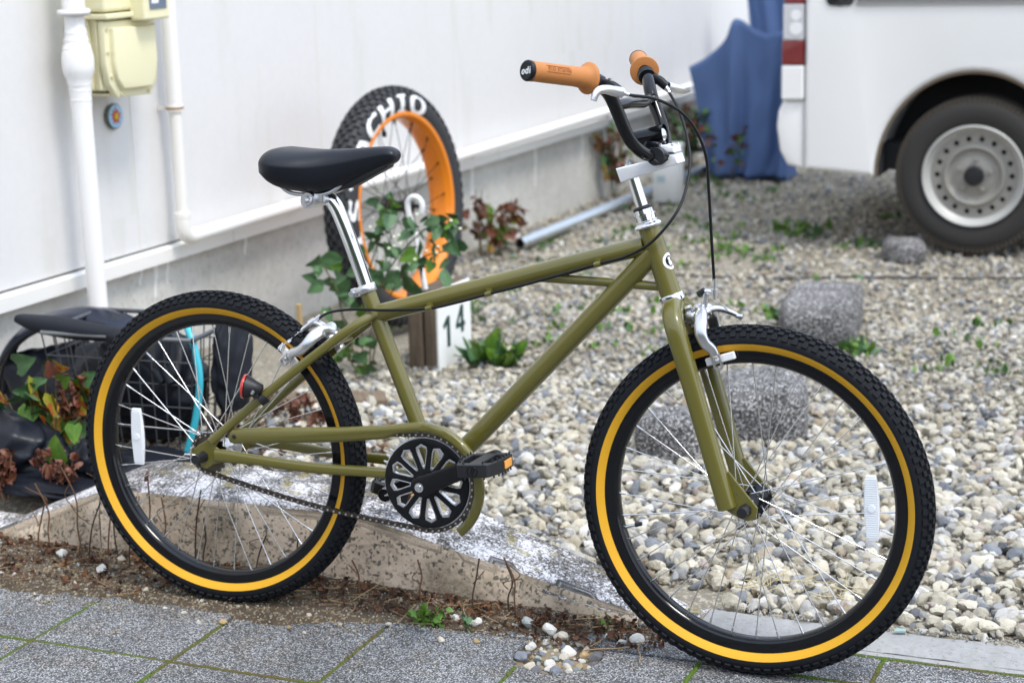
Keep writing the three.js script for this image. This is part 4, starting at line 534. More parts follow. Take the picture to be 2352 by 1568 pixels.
{ // gas meter
  const m = thing('gas_meter', 'cream gas meter hanging on the white wall', 'gas meter'); atWall(m, -2.62, 0, 0.0);
  part(m, 'body', [box(0.20, 0.20, 0.085, 0, 0.955, 0.075, 0.012), box(0.225, 0.30, 0.12, 0, 1.215, 0.085, 0.01), box(0.235, 0.014, 0.135, 0, 1.0535, 0.085, 0.003)], M.cream);
  const o = [[-0.112, 1.040], [-0.116, 0.93], [-0.105, 0.875], [-0.075, 0.838], [0.075, 0.834], [0.104, 0.87], [0.116, 0.93], [0.114, 1.040]];
  const cv = part(m, 'front_cover', [crease(extr(shape(o.slice().reverse()), 0.022, 0.004, 0.115, 2), 0.5), crease(extr(shape(o.map(p => [p[0] * 0.82, 0.945 + (p[1] - 0.945) * 0.80]).reverse()), 0.020, 0.005, 0.132, 3), 0.6)], M.cream);
  for (const [x, y] of [[-0.104, 1.02], [-0.106, 0.96], [-0.098, 0.895], [0.104, 1.02], [0.106, 0.95], [0.097, 0.89], [-0.06, 0.846], [0.06, 0.844]]) part(m, 'cover_screw', [cyl(V(x, y, 0.135), V(x, y, 0.141), 0.0055, 0.0045, 8)], M.creamD);
  for (const z of [0.045, 0.078, 0.105]) part(m, 'side_rib', [box(0.010, 0.185, 0.010, -0.104, 0.952, z, 0.003)], M.cream);
  part(m, 'bottom_plate', [box(0.19, 0.008, 0.10, 0.0, 0.846, 0.07, 0.002)], M.creamD);
  part(m, 'counter_housing', [box(0.115, 0.11, 0.05, 0.055, 1.092, 0.165, 0.006)], M.cream); part(m, 'counter_window', [box(0.075, 0.034, 0.004, 0.058, 1.082, 0.1912, 0.001)], pmat([0.16, 0.20, 0.27], 0.15, 0, { clearcoat: 1 })); part(m, 'counter_digits', [box(0.030, 0.012, 0.001, 0.042, 1.086, 0.1939)], M.whiteInk);
}
{ // thin drain pipe: down the wall, then along it
  const d = thing('drain_pipe', 'thin cream drain pipe running down and along the white wall', 'pipe'); atWall(d, 0, 0, 0);
  part(d, 'vertical_pipe', [cyl(V(-2.333, 0.445, 0.058), V(-2.333, 3.0, 0.058), 0.0185, 0.0185, 24)], M.pvc); part(d, 'upper_sleeve', [cyl(V(-2.333, 0.772, 0.058), V(-2.333, 2.9, 0.058), 0.0225, 0.0225, 24)], M.pvcWhite);
  part(d, 'pipe_strap', [cyl(V(-2.333, 0.762, 0.058), V(-2.333, 0.778, 0.058), 0.0245, 0.0245, 24), box(0.012, 0.012, 0.05, -2.333, 0.77, 0.028)], M.pvc); part(d, 'rusty_clip', [lathe([[0.0200, 0], [0.0252, 0.001], [0.0252, 0.007], [0.02, 0.008]], 20).translate(-2.333, 0.7665, 0.058)], M.rust).scale.set(1, 1, 1);
  part(d, 'elbow', [tube([[-2.333, 0.462, 0.058], [-2.333, 0.43, 0.058], [-2.326, 0.405, 0.058], [-2.306, 0.392, 0.058], [-2.275, 0.3895, 0.058]], 0.0232, 20, 20), cyl(V(-2.333, 0.452, 0.058), V(-2.333, 0.466, 0.058), 0.0245, 0.0245, 24)], M.pvc);
  part(d, 'horizontal_pipe', [cyl(V(-2.285, 0.3895, 0.058), V(2.45, 0.4065, 0.058), 0.0205, 0.0205, 24)], M.pvcWhite);
  for (const s of [-1.7, -0.4, 1.0]) part(d, 'pipe_bracket', [box(0.012, 0.03, 0.06, s, 0.385, 0.03)], M.pvc);
}
{ const b = thing('badge', 'small round blue badge with a red star on the white wall', 'badge'); atWall(b, -2.552, 0.770, 0.004);
  part(b, 'disc', [lathe([[0.001, 0], [0.033, 0], [0.036, 0.002], [0.036, 0.008], [0.033, 0.010], [0.001, 0.010]], 40, 'z')], mat([0.12, 0.13, 0.10], 0.4, 0.3)); part(b, 'blue_field', [lathe([[0.001, 0.0102], [0.0322, 0.0102], [0.0322, 0.0112], [0.001, 0.0112]].reverse(), 40, 'z').scale(1, 1, 1), new THREE.CircleGeometry(0.032, 36).translate(0, 0, 0.0114)], mat([0.36, 0.58, 0.78], 0.35));
  part(b, 'red_star', [extr(shape(Array.from({ length: 20 }, (_, i) => { const r = [0.026, 0.017, 0.022, 0.014][i % 4] * (i % 2 ? 0.85 : 1), a = i / 20 * 6.283; return [r * Math.sin(a), r * Math.cos(a)]; }).reverse()), 0.001, 0, 0.0117)], mat([0.55, 0.06, 0.03], 0.4)); part(b, 'yellow_centre', [extr(shape(Array.from({ length: 12 }, (_, i) => { const r = i % 2 ? 0.007 : 0.013, a = i / 12 * 6.283; return [r * Math.sin(a), r * Math.cos(a)]; }).reverse()), 0.001, 0, 0.013)], mat([0.62, 0.45, 0.04], 0.4)); }
{ // the far side of the street, behind the camera: what the shiny parts mirror
  const h = thing('house', 'brown rendered house across the street with a dark hedge', 'house'); atLot(h, 1.5, 0, 10.8); part(h, 'facade', [box(26, 3.6, 5, 0, 1.75, 2.6)], mat([0.20, 0.17, 0.14], 0.9)); for (let i = -4; i <= 4; i++) part(h, 'window', [box(1.5, 1.3, 0.06, i * 2.7, 2.3, 0.10)], M.dark); part(h, 'hedge', [rough(new THREE.BoxGeometry(25, 1.3, 0.7, 120, 10, 6).translate(0, 0.62, -0.5), 0.12, 7, 4)], mat([0.045, 0.075, 0.03], 0.95));
}
// ---------------------------------------------------------------- steel pipe, box and cloth by the wall
M.galv = mat([0.66, 0.72, 0.77], 0.34, 0.9); M.cloth = mat([0.072, 0.125, 0.27], 0.92, 0, { bumpMap: TX.fine, bumpScale: 0.0012 }); M.foam = mat([0.74, 0.75, 0.74], 0.9, 0, { bumpMap: TX.concB, bumpScale: 0.002 });
{ const p = thing('steel_pipe', 'galvanised steel pipe lying on the gravel along the wall', 'pipe'); const a = lotV(-1.232, 0.0235, -3.94); p.position.copy(a); p.rotation.y = WALLR - 0.005; const pr = [[0.0200, 0], [0.0232, 0], [0.0232, 2.3], [0.0200, 2.3]]; part(p, 'tube_wall', [lathe(pr, 32, 'x').rotateZ(0)], M.galv); part(p, 'bore', [lathe([[0.0200, 2.3], [0.0200, 0]], 28, 'x')], mat([0.06, 0.045, 0.04], 0.9)); }
{ const b = thing('foam_box', 'dirty white box standing by the end of the wall', 'box'); atLot(b, -1.03, 0.118, -5.22, 0.03); part(b, 'box_body', [boxUV(crease(rough(new RoundedBoxGeometry(0.118, 0.236, 0.10, 4, 0.006), 0.003, 30, 4), 0.7), 0.3)], M.foam); part(b, 'box_lid', [box(0.124, 0.026, 0.106, 0, 0.130, 0, 0.005)], M.foam); part(b, 'faded_print', [box(0.04, 0.03, 0.001, -0.02, -0.01, 0.0525)], mat([0.42, 0.52, 0.56], 0.9)); }
function drape(name, label, outline, depth, x, z, y0, seed, fold) {   // cloth hanging over something: front sheet, ridge and back sheet
  const t = thing(name, label, 'cloth'); atLot(t, x, 0, z); const rings = [], n = 40, rows = 22;
  const c = curve(outline.map(p => V(p[0], p[1], 0))), W = outline[0][2] || 0;
  for (let i = 0; i <= n; i++) { const u = i / n, top = c.getPoint(u), ring = []; const bx = lerp(outline[0][0] + 0.11, outline[outline.length - 1][0] - 0.02, u);
    for (let j = 0; j <= rows; j++) { const v = j / rows, xx = lerp(top.x, bx, v), yy = lerp(top.y, y0, v), f = fold * (0.25 + v) * (Math.sin(u * 17 + seed + v * 1.4) * 0.6 + Math.sin(u * 31 + 2 * seed - v * 2) * 0.3 + 1.1 * (fb(u * 6, v * 3 + seed, seed, 3) - 0.5)); ring.push(V(xx, yy, f + 0.10 * v * v)); }
    for (let j = rows; j >= 0; j -= 3) { const v = j / rows; ring.push(V(lerp(top.x, bx, v), lerp(top.y - 0.01, y0, v), -depth * (0.15 + 0.85 * Math.sqrt(v)))); } rings.push(ring); }
  part(t, 'cloth_sheet', [loft(rings.reverse())], M.cloth); return t;
}
drape('cloth_cover', 'slate blue cloth draped over something at the wall end', [[-1.185, 0.530], [-1.10, 0.575], [-1.00, 0.665], [-0.955, 0.760], [-0.92, 0.755], [-0.86, 0.715], [-0.80, 0.690], [-0.74, 0.700], [-0.71, 0.702], [-0.68, 0.70], [-0.65, 0.68]], 0.4, 0, -6.05, 0.0, 3, 0.045);
drape('cloth_cover', 'taller dark blue cloth standing behind the draped one', [[-1.06, 0.95], [-1.05, 1.15], [-0.98, 1.22], [-0.88, 1.25], [-0.75, 1.24], [-0.62, 1.2]], 0.3, 0, -6.62, 0.0, 8, 0.03);
// ---------------------------------------------------------------- van
M.vanWhite = pmat([0.86, 0.855, 0.84], 0.24, 0, { clearcoat: 0.6, clearcoatRoughness: 0.06 }); M.glassDark = pmat([0.02, 0.024, 0.028], 0.06, 0, { clearcoat: 1 }); M.vanGrey = mat([0.30, 0.29, 0.29], 0.5); M.under = mat([0.022, 0.022, 0.024], 0.85); M.tyre = mat([0.075, 0.062, 0.048], 0.9, 0, { bumpMap: TX.fine, bumpScale: 0.002 }); M.tyreSide = mat([0.028, 0.026, 0.024], 0.78, 0, { bumpMap: TX.fine, bumpScale: 0.001 }); M.wheelSteel = mat([0.30, 0.285, 0.255], 0.55, 0.2); M.wheelRim = mat([0.52, 0.515, 0.49], 0.45, 0.2); M.lampRed = pmat([0.17, 0.005, 0.006], 0.12, 0, { clearcoat: 1 }); M.lampClear = pmat([0.58, 0.58, 0.60], 0.12, 0.2, { clearcoat: 1 }); M.mud = mat([0.16, 0.12, 0.085], 0.95);
{
  const v = thing('van', 'white delivery van parked on the gravel, seen from its rear corner', 'van'); atLot(v, 0.4615, 0, -4.237);
  const arch = (cx, rx = 0.362, ry = 0.396) => Array.from({ length: 25 }, (_, i) => { const a = Math.PI - i / 24 * Math.PI; return [cx + rx * Math.cos(a), 0.283 + ry * Math.sin(a)]; });
  const sil = [[-0.634, 0.302], [-0.500, 0.292], ...arch(-0.003), [2.0, 0.27], ...arch(2.55), [3.30, 0.29], [3.36, 0.62], [3.30, 0.90], [3.10, 1.05], [2.62, 1.72], [2.45, 1.86], [-0.50, 1.90], [-0.58, 1.84], [-0.634, 1.0]];
  part(v, 'body', [crease(extr(shape(sil), 1.62, 0.022, -1.62, 4), 0.5)], M.vanWhite);
  for (const x of [0, 2.55]) part(v, 'wheel_well', [box(0.80, 0.44, 1.12, x, 0.505, -0.86)], M.under);
  part(v, 'underbody', [box(3.7, 0.10, 1.4, 1.25, 0.345, -0.82), cyl(V(0, 0.285, -1.5), V(0, 0.285, -0.12), 0.04, 0.04, 14)], M.under);
  part(v, 'tailgate', [box(0.07, 1.30, 1.44, -0.665, 1.20, -0.81, 0.02), box(0.06, 0.30, 1.44, -0.66, 0.42, -0.81, 0.02)], M.vanWhite);
  part(v, 'corner_panel', [box(0.086, 0.130, 0.16, -0.6810, 0.632, -0.0815, 0.008)], M.vanWhite);
  part(v, 'bumper', [crease(extr(shape([[-0.638, 0.300], [-0.638, 0.564], [-0.722, 0.564], [-0.742, 0.52], [-0.748, 0.46], [-0.735, 0.37], [-0.705, 0.315]]), 1.58, 0.02, -1.598, 3), 0.5)], M.vanWhite);
  const tl = part(v, 'tail_lamp', [box(0.084, 0.092, 0.11, -0.680, 0.7450, -0.0560, 0.005)], M.lampRed); tl.userData.label = 'red lower lens of the tail lamp'; part(tl, 'clear_lens', [box(0.080, 0.134, 0.11, -0.678, 0.8585, -0.0560, 0.005)], M.lampClear); part(tl, 'upper_lens', [box(0.076, 0.16, 0.11, -0.676, 1.0060, -0.0560, 0.005)], M.lampRed); part(tl, 'lamp_reflector', [cyl(V(-0.668, 0.835, -0.004), V(-0.668, 0.835, 0.0008), 0.024, 0.024, 20), cyl(V(-0.668, 0.885, -0.004), V(-0.668, 0.885, 0.0008), 0.020, 0.020, 20)], M.white);
  part(v, 'side_window', [crease(extr(shape([[-0.437, 0.932], [1.05, 0.932], [1.05, 1.50], [-0.39, 1.50]]), 0.006, 0.002, 0.0005), 0.5)], M.glassDark); part(v, 'side_window', [crease(extr(shape([[1.12, 0.932], [2.30, 0.932], [2.20, 1.50], [1.12, 1.50]]), 0.006, 0.002, 0.0005), 0.5)], M.glassDark);
  part(v, 'window_trim', [box(1.50, 0.010, 0.010, 0.31, 0.924, 0.004, 0.002), box(1.50, 0.006, 0.008, 0.31, 0.938, 0.006)], M.vanGrey); part(v, 'window_trim', [box(1.20, 0.010, 0.010, 1.71, 0.924, 0.004, 0.002)], M.vanGrey);
  part(v, 'vent_cover', [crease(extr(shape(Array.from({ length: 20 }, (_, i) => { const a = i / 20 * 6.283, c = Math.cos(a), s = Math.sin(a); return [-0.500 + 0.059 * Math.sign(c) * Math.pow(Math.abs(c), 0.35), 1.19 + 0.274 * Math.sign(s) * Math.pow(Math.abs(s), 0.2)]; })), 0.006, 0.002, 0.0005), 0.6)], M.glassDark);
  part(v, 'mud_flap', [box(0.010, 0.24, 0.17, -0.352, 0.40, -0.115, 0.003)], M.under); part(v, 'arch_lip', [new THREE.TubeGeometry(curve(arch(-0.003, 0.358, 0.392).slice(0, 23).map(p => V(p[0], p[1], -0.012))), 40, 0.006, 8)], M.mud);
  const wheelV = (x, z, fl) => {
    const g = new THREE.Group(); g.name = 'wheel'; g.position.set(x, 0.2915, z); g.rotation.y = fl ? Math.PI : 0; v.add(g);
    part(g, 'tyre', [lathe([[0.183, -0.02], [0.190, -0.006], [0.215, 0.004], [0.245, 0.006], [0.268, 0.000], [0.281, -0.010], [0.2875, -0.022], [0.2885, -0.08], [0.2875, -0.138], [0.281, -0.150], [0.245, -0.166], [0.19, -0.15]], 72, 'z')], M.tyreSide);
    const tr = []; for (let i = 0; i < 96; i++) for (const [zz, w] of [[-0.024, 0.026], [-0.060, 0.026], [-0.096, 0.026], [-0.132, 0.026]]) { const b = box(0.0135, 0.006, w, 0, 0.2885, zz); b.rotateZ((i + (zz < -0.05 && zz > -0.1 ? 0.5 : 0)) / 96 * 6.2832); tr.push(norm(b)); } for (let i = 0; i < 96; i++) { const b = box(0.011, 0.022, 0.006, 0, 0.277, -0.0045); b.rotateX(0); b.rotateZ((i + 0.25) / 96 * 6.2832); tr.push(norm(b)); }
    const trd = part(g, 'tread_blocks', tr, M.tyre); trd.userData.kind = 'stuff';
    part(g, 'rim', [lathe([[0.190, -0.002], [0.1885, 0.006], [0.184, 0.009], [0.179, 0.004], [0.176, -0.008], [0.170, -0.018], [0.162, -0.024], [0.158, -0.030]].reverse(), 64, 'z')], M.wheelRim);
    part(g, 'disc', [extr(shape(Array.from({ length: 60 }, (_, i) => [0.161 * Math.cos(i / 30 * Math.PI), 0.161 * Math.sin(i / 30 * Math.PI)]), [...Array.from({ length: 18 }, (_, k) => { const a = k / 18 * 6.283; return Array.from({ length: 12 }, (_, i) => [0.1365 * Math.cos(a) + 0.0098 * Math.cos(-i / 6 * Math.PI), 0.1365 * Math.sin(a) + 0.0098 * Math.sin(-i / 6 * Math.PI)]); }), Array.from({ length: 40 }, (_, i) => [0.108 * Math.cos(-i / 20 * Math.PI), 0.108 * Math.sin(-i / 20 * Math.PI)])]), 0.006, 0.001, -0.030)], M.wheelSteel);
    part(g, 'dish', [lathe([[0.120, -0.0235], [0.1145, -0.018], [0.111, -0.012], [0.106, -0.009], [0.101, -0.012], [0.096, -0.022], [0.090, -0.026], [0.075, -0.027], [0.068, -0.022], [0.045, -0.018], [0.036, -0.018]].reverse(), 56, 'z')], M.wheelSteel);
    part(g, 'brake_drum', [cyl(V(0, 0, -0.14), V(0, 0, -0.060), 0.155, 0.155, 30)], M.under); part(g, 'hub_cap', [lathe([[0.001, 0.002], [0.033, 0.002], [0.0365, -0.002], [0.0375, -0.020]].reverse(), 30, 'z')], M.blackPlastic);
    for (let i = 0; i < 5; i++) { const a = i / 5 * 6.283 + 0.25; part(g, 'wheel_nut', [cyl(V(0.060 * Math.cos(a), 0.060 * Math.sin(a), -0.026), V(0.060 * Math.cos(a), 0.060 * Math.sin(a), -0.010), 0.0098, 0.0092, 6), cyl(V(0.060 * Math.cos(a), 0.060 * Math.sin(a), -0.011), V(0.060 * Math.cos(a), 0.060 * Math.sin(a), -0.006), 0.0055, 0.0045, 10)], M.wheelSteel); }
  };
  wheelV(0, -0.020, false); wheelV(2.55, -0.020, false); wheelV(0, -1.60, true); wheelV(2.55, -1.60, true);
}
// ---------------------------------------------------------------- granite blocks in the gravel
{
  const blk = (x, z, w, h, d, turn, seed, label, tilt = 0) => { const g0 = new THREE.BoxGeometry(w, h, d, 18, 10, 18), p = g0.attributes.position; for (let i = 0; i < p.count; i++) { const X = p.getX(i) / w * 2, Y = p.getY(i) / h * 2, Z = p.getZ(i) / d * 2, e = Math.pow(Math.pow(Math.abs(X), 7) + Math.pow(Math.abs(Y), 5) + Math.pow(Math.abs(Z), 7), -1 / 6) || 1; const k = Math.min(1, e); p.setXYZ(i, p.getX(i) * k, p.getY(i) * k + (Y > 0.5 ? 0.012 * (1 - X * X) * (1 - Z * Z) : 0), p.getZ(i) * k); }
    const q = boxUV(crease(rough(g0, 0.012, 13, seed), 0.9), 0.33, seed * 0.3); const t = thing('granite_block', label, 'stone block', 'granite blocks set in the gravel'); atLot(t, x, h / 2 - 0.022 + gh(x, z), z, turn); t.rotation.z = tilt; part(t, 'block', [q], M.granite); };
  blk(0.215, -2.90, 0.235, 0.135, 0.40, 0.12, 3, 'long granite block behind the front wheel with rounded ends'); blk(0.325, -1.77, 0.220, 0.150, 0.28, 0.25, 7, 'large granite block seen through the front wheel spokes'); blk(0.165, -1.53, 0.165, 0.110, 0.16, 0.1, 11, 'small granite block beside the fork, lower than its neighbour'); blk(0.235, -4.12, 0.15, 0.085, 0.15, 0.3, 15, 'dark granite block wedged against the van tyre');
}
// ---------------------------------------------------------------- number post and hooked rod
{
  const p = thing('number_post', 'low timber post with a white face numbered 14', 'post'); atLot(p, -0.735, 0, -2.105, WALLR - LOTR - 0.02);  // local x runs away along the wall, z faces the yard
  M.wood = mat([0.72, 0.70, 0.66], 0.92, 0, { map: TX.wood, bumpMap: TX.fine, bumpScale: 0.003 }); M.postWhite = mat([0.82, 0.83, 0.81], 0.75, 0, { bumpMap: TX.concB, bumpScale: 0.0012 });
  part(p, 'timber', [boxUV(crease(rough(new RoundedBoxGeometry(0.205, 0.32, 0.048, 4, 0.004).translate(0.1035, 0.060, -0.078), 0.002, 30, 2), 0.6), 0.35)], M.wood); part(p, 'timber', [boxUV(crease(rough(new RoundedBoxGeometry(0.205, 0.33, 0.038, 4, 0.003).translate(0.1035, 0.066, -0.027), 0.0015, 30, 5), 0.6), 0.35, 0.4)], M.wood);
  part(p, 'white_face', [box(0.206, 0.32, 0.008, 0.1035, 0.069, -0.0035, 0.002)], M.postWhite);
  const num = (c, x, y, s, sx) => { const t = new TextGeometry(c, { font, size: s, depth: 0.0012, curveSegments: 4 }); t.scale(sx, 1, 1); t.translate(x, y, 0.0006); part(p, 'painted_digit', [t], mat([0.012, 0.045, 0.040], 0.7)); }; num('1', 0.022, 0.052, 0.092, 0.95); num('4', 0.108, 0.078, 0.082, 0.95);
  const r = thing('hooked_rod', 'white hook-handled rod leaning by the number post', 'rod'); atLot(r, 0, 0, 0); const z = -2.12, P = [[-0.824, 0.464, z], [-0.822, 0.486, z], [-0.8065, 0.5005, z], [-0.788, 0.496, z], [-0.7775, 0.478, z], [-0.781, 0.455, z]];
  part(r, 'handle', [tube([...P.reverse().map((p, i) => p)], 0.0085, 30, 14), tube([[-0.824, 0.470, z], [-0.820, 0.440, z], [-0.806, 0.405, z], [-0.800, 0.36, z], [-0.7850, 0.27, z], [-0.772, 0.19, z]], 0.0085, 30, 14)], M.white); part(r, 'shaft', [cyl(V(-0.773, 0.195, z), V(-0.746, -0.02, z), 0.0052, 0.0045, 12)], mat([0.35, 0.37, 0.38], 0.4, 0.8));
}
// ---------------------------------------------------------------- fat orange wheel
{
  M.orange = pmat([0.82, 0.24, 0.008], 0.40, 0, { clearcoat: 0.4 }); M.fatRubber = mat([0.030, 0.031, 0.034], 0.7);
  const w = thing('fat_bike_wheel', 'fat black tyre on an orange rim standing near the wall', 'wheel'); const C = lotV(-1.092, 0.389, -2.590); w.position.copy(C); w.rotation.order = 'YXZ'; w.rotation.set(-0.05, WALLR - 0.035, 0); w.scale.setScalar(1.04);  // local z faces the yard
  const prof = [[0.283, 0.0375], [0.292, 0.0425], [0.304, 0.0465], [0.318, 0.0475], [0.332, 0.0445], [0.344, 0.0375], [0.3535, 0.026], [0.359, 0.011], [0.360, 0]], full = [...prof.map(p => [p[0], -p[1]]), ...prof.slice(0, -1).reverse()];
  part(w, 'tyre', [lathe(full, 110, 'z')], M.fatRubber);
  const kn = [], N = 64; for (let i = 0; i < N; i++) for (const [z, r, t, o] of [[0, 0.3625, 0, 0], [0.014, 0.3605, 0.12, 0.5], [-0.014, 0.3605, -0.12, 0.5], [0.027, 0.3545, 0.55, 0], [-0.027, 0.3545, -0.55, 0], [0.0375, 0.3455, 0.95, 0.5], [-0.0375, 0.3455, -0.95, 0.5]]) { const b = box(0.018, 0.010, 0.0125); b.rotateX(t); b.translate(0, r, z); b.rotateZ((i + o) / N * 6.2832); kn.push(norm(b)); } part(w, 'tread_knobs', kn, M.fatRubber).userData.kind = 'stuff';
  part(w, 'rim', [lathe([[0.284, 0.038], [0.288, 0.0405], [0.287, 0.043], [0.280, 0.0435], [0.2745, 0.042], [0.2725, 0.039], [0.2705, 0.030], [0.2665, 0.0265], [0.265, 0.018], [0.2645, 0], [0.265, -0.018], [0.2665, -0.0265], [0.2705, -0.030], [0.2725, -0.039], [0.2745, -0.042], [0.280, -0.0435], [0.287, -0.043], [0.284, -0.038]].reverse(), 110, 'z')], M.orange);
  part(w, 'hub', [lathe([[0.006, 0.060], [0.014, 0.056], [0.030, 0.040], [0.030, 0.036], [0.018, 0.030], [0.016, -0.030], [0.030, -0.036], [0.030, -0.040], [0.014, -0.056], [0.006, -0.060]].reverse(), 30, 'z'), cyl(V(0, 0, -0.08), V(0, 0, 0.08), 0.006, 0.006, 12)], M.blackSatin);
  part(w, 'valve', [cyl(V(-0.045, 0.262, 0), V(-0.038, 0.222, 0), 0.0045, 0.004, 10), cyl(V(-0.040, 0.234, 0), V(-0.0375, 0.218, 0), 0.0075, 0.0075, 12)], M.blackPlastic);
  for (let i = 0; i < 32; i++) { const s = i % 2 ? -1 : 1, l = Math.floor(i / 2) % 2 ? 1 : -1, a = i / 32 * 6.2832, h = a + 0.95 * l; part(w, 'spoke', [cyl(V(0.028 * Math.cos(h), 0.028 * Math.sin(h), 0.038 * s), V(0.2650 * Math.cos(a), 0.2650 * Math.sin(a), 0.018 * s), 0.0012, 0.0012, 6), cyl(V(0.250 * Math.cos(a) + 0.0012 * Math.cos(h), 0.250 * Math.sin(a) + 0.0012 * Math.sin(h), 0.0195 * s), V(0.2655 * Math.cos(a), 0.2655 * Math.sin(a), 0.018 * s), 0.0025, 0.0032, 8)], M.blackSatin); }
  const arcs = [0]; for (let i = 1; i < 6; i++) arcs.push(arcs[i - 1] + Math.hypot(prof[i][0] - prof[i - 1][0], prof[i][1] - prof[i - 1][1])); const onP = t => { let k = 0; while (k < 4 && arcs[k + 1] < t) k++; const f = (t - arcs[k]) / (arcs[k + 1] - arcs[k]), a = prof[k], b = prof[k + 1]; const dx = b[0] - a[0], dz = b[1] - a[1], L = Math.hypot(dx, dz); return [lerp(a[0], b[0], f), lerp(a[1], b[1], f), -dz / L, dx / L]; };
  const word = (s, a0, stepA, hgt) => [...s].forEach((ch, i) => { const t = new TextGeometry(ch, { font, size: hgt, depth: 0.0016, curveSegments: 4 }); t.computeBoundingBox(); const b = t.boundingBox; t.translate(-(b.min.x + b.max.x) / 2, -b.min.y, 0); t.scale(1.5, 1, 1); const q = subdiv(t, 3), p = q.attributes.position; for (let k = 0; k < p.count; k++) { const y = clamp(p.getY(k), 0, 0.075), [r, z, nr, nz] = onP(0.003 + y * 0.83), A = a0 - i * stepA - p.getX(k) / 0.315, R2 = r + nr * (p.getZ(k) + 0.0004), Z = z + nz * (p.getZ(k) + 0.0004); p.setXYZ(k, R2 * Math.cos(A), R2 * Math.sin(A), Z); } q.computeVertexNormals(); part(w, 'sidewall_letter', [q], M.whiteInk); });
  word('PISTACHIO', 3.62, 0.295, 0.070);
}
// ---------------------------------------------------------------- leaves and plants
function leafGeo(kind, seed) {   // flat leaf of unit length along +y, folded on its midrib and curled
  const f = rng(seed), n = 7, pos = [], idx = [], uv = [], fold = 0.10 + 0.25 * f(), curl = (f() - 0.35) * 0.9, tw = (f() - 0.5) * 0.5;
  const w = t => kind === 'heart' ? (t < 0.16 ? 0.30 + 1.1 * t : 0.48 * Math.pow(1 - (t - 0.16) / 0.84, 0.72)) : kind === 'lance' ? 0.24 * Math.sin(Math.PI * Math.pow(t, 0.8)) : 0.34 * Math.sin(Math.PI * Math.pow(t, 0.7)) * (1 + 0.1 * Math.sin(t * 30 + seed));
  for (let i = 0; i <= n; i++) { const t = i / n, W = Math.max(w(t), 0.004), y = t - (kind === 'heart' && t < 0.01 ? 0 : 0), z = curl * t * t * 0.6; for (const s of [-1, -0.5, 0, 0.5, 1]) { const back = kind === 'heart' && t < 0.2 ? -0.12 * Math.abs(s) * (1 - t / 0.2) : 0; pos.push(s * W, y + back, z + fold * Math.abs(s) * W + tw * s * W * t + 0.02 * Math.sin(s * 7 + t * 9 + seed)); uv.push(s / 2 + 0.5, t); } }
  for (let i = 0; i < n; i++) for (let k = 0; k < 4; k++) { const a = i * 5 + k, b = a + 1, c = a + 5, d = c + 1; idx.push(a, b, d, a, d, c); }
  const g = new THREE.BufferGeometry(); g.setAttribute('position', new THREE.Float32BufferAttribute(pos, 3)); g.setAttribute('uv', new THREE.Float32BufferAttribute(uv, 2)); g.setIndex(idx); g.computeVertexNormals(); return g;
}
const heart = [1, 2, 3, 4].map(s => leafGeo('heart', s)), ovate = [5, 6, 7, 8].map(s => leafGeo('ovate', s)), lance = [9, 10, 11].map(s => leafGeo('lance', s));
const leafTex = (a, b, c, seed, sp) => tex(128, (u, v) => { const m = Math.exp(-Math.pow((u - 0.5) * 40, 2)) * 0.5, vein = Math.pow(Math.abs(Math.sin((v * 7 + Math.abs(u - 0.5) * 6) * Math.PI)), 18) * 0.25, n = fbm(u, v, 5, 4, seed); let q = mixc(a, b, n); q = mixc(q, c, clamp(step(sp, sp + 0.15, fbm(u, v, 4, 4, seed + 7)))); return mixc(q, [q[0] * 1.25, q[1] * 1.25, q[2] * 1.2], m + vein); });
const lm = t => new THREE.MeshPhysicalMaterial({ map: t, roughness: 0.55, side: THREE.DoubleSide, transmission: 0.0, sheen: 0 });
const Lf = { g1: lm(leafTex([0.21, 0.34, 0.19], [0.31, 0.44, 0.27], [0.36, 0.46, 0.28], 1, 0.7)), g2: lm(leafTex([0.25, 0.38, 0.24], [0.34, 0.46, 0.31], [0.40, 0.50, 0.35], 2, 0.65)), g3: lm(leafTex([0.27, 0.42, 0.12], [0.38, 0.52, 0.16], [0.50, 0.55, 0.18], 3, 0.65)), yg: lm(leafTex([0.44, 0.48, 0.12], [0.58, 0.54, 0.14], [0.55, 0.30, 0.10], 4, 0.52)), yo: lm(leafTex([0.66, 0.48, 0.10], [0.72, 0.56, 0.12], [0.58, 0.22, 0.08], 5, 0.5)), rd: lm(leafTex([0.34, 0.16, 0.11], [0.42, 0.22, 0.13], [0.28, 0.26, 0.12], 6, 0.6)), br: lm(leafTex([0.34, 0.19, 0.13], [0.46, 0.29, 0.20], [0.24, 0.13, 0.09], 7, 0.55)) };
M.stem = mat([0.10, 0.085, 0.035], 0.85); M.twig = mat([0.13, 0.065, 0.032], 0.9); M.twigD = mat([0.055, 0.035, 0.022], 0.9); M.straw = mat([0.42, 0.30, 0.15], 0.85); M.flower = mat([0.78, 0.78, 0.60], 0.7);
function leafAt(parent, geos, m, p, size, dir, roll, f) { const o = part(parent, 'leaf', geos[Math.floor(f() * geos.length)], m); o.position.copy(p); const q = new THREE.Quaternion().setFromUnitVectors(UP, dir.clone().normalize()); q.multiply(new THREE.Quaternion().setFromAxisAngle(UP, roll)); o.quaternion.copy(q); o.scale.setScalar(size); return o; }
function curled(seed) { const g = leafGeo('ovate', seed), p = g.attributes.position; for (let i = 0; i < p.count; i++) { const x = p.getX(i), y = p.getY(i); p.setXYZ(i, x * 0.9 + 0.15 * Math.sin(y * 6 + seed), y * 0.8 + 0.12 * Math.cos(x * 9 + seed), p.getZ(i) + 0.28 * Math.sin(x * 5 + seed) + 0.22 * Math.cos(y * 7 + seed * 2)); } g.computeVertexNormals(); return g; }
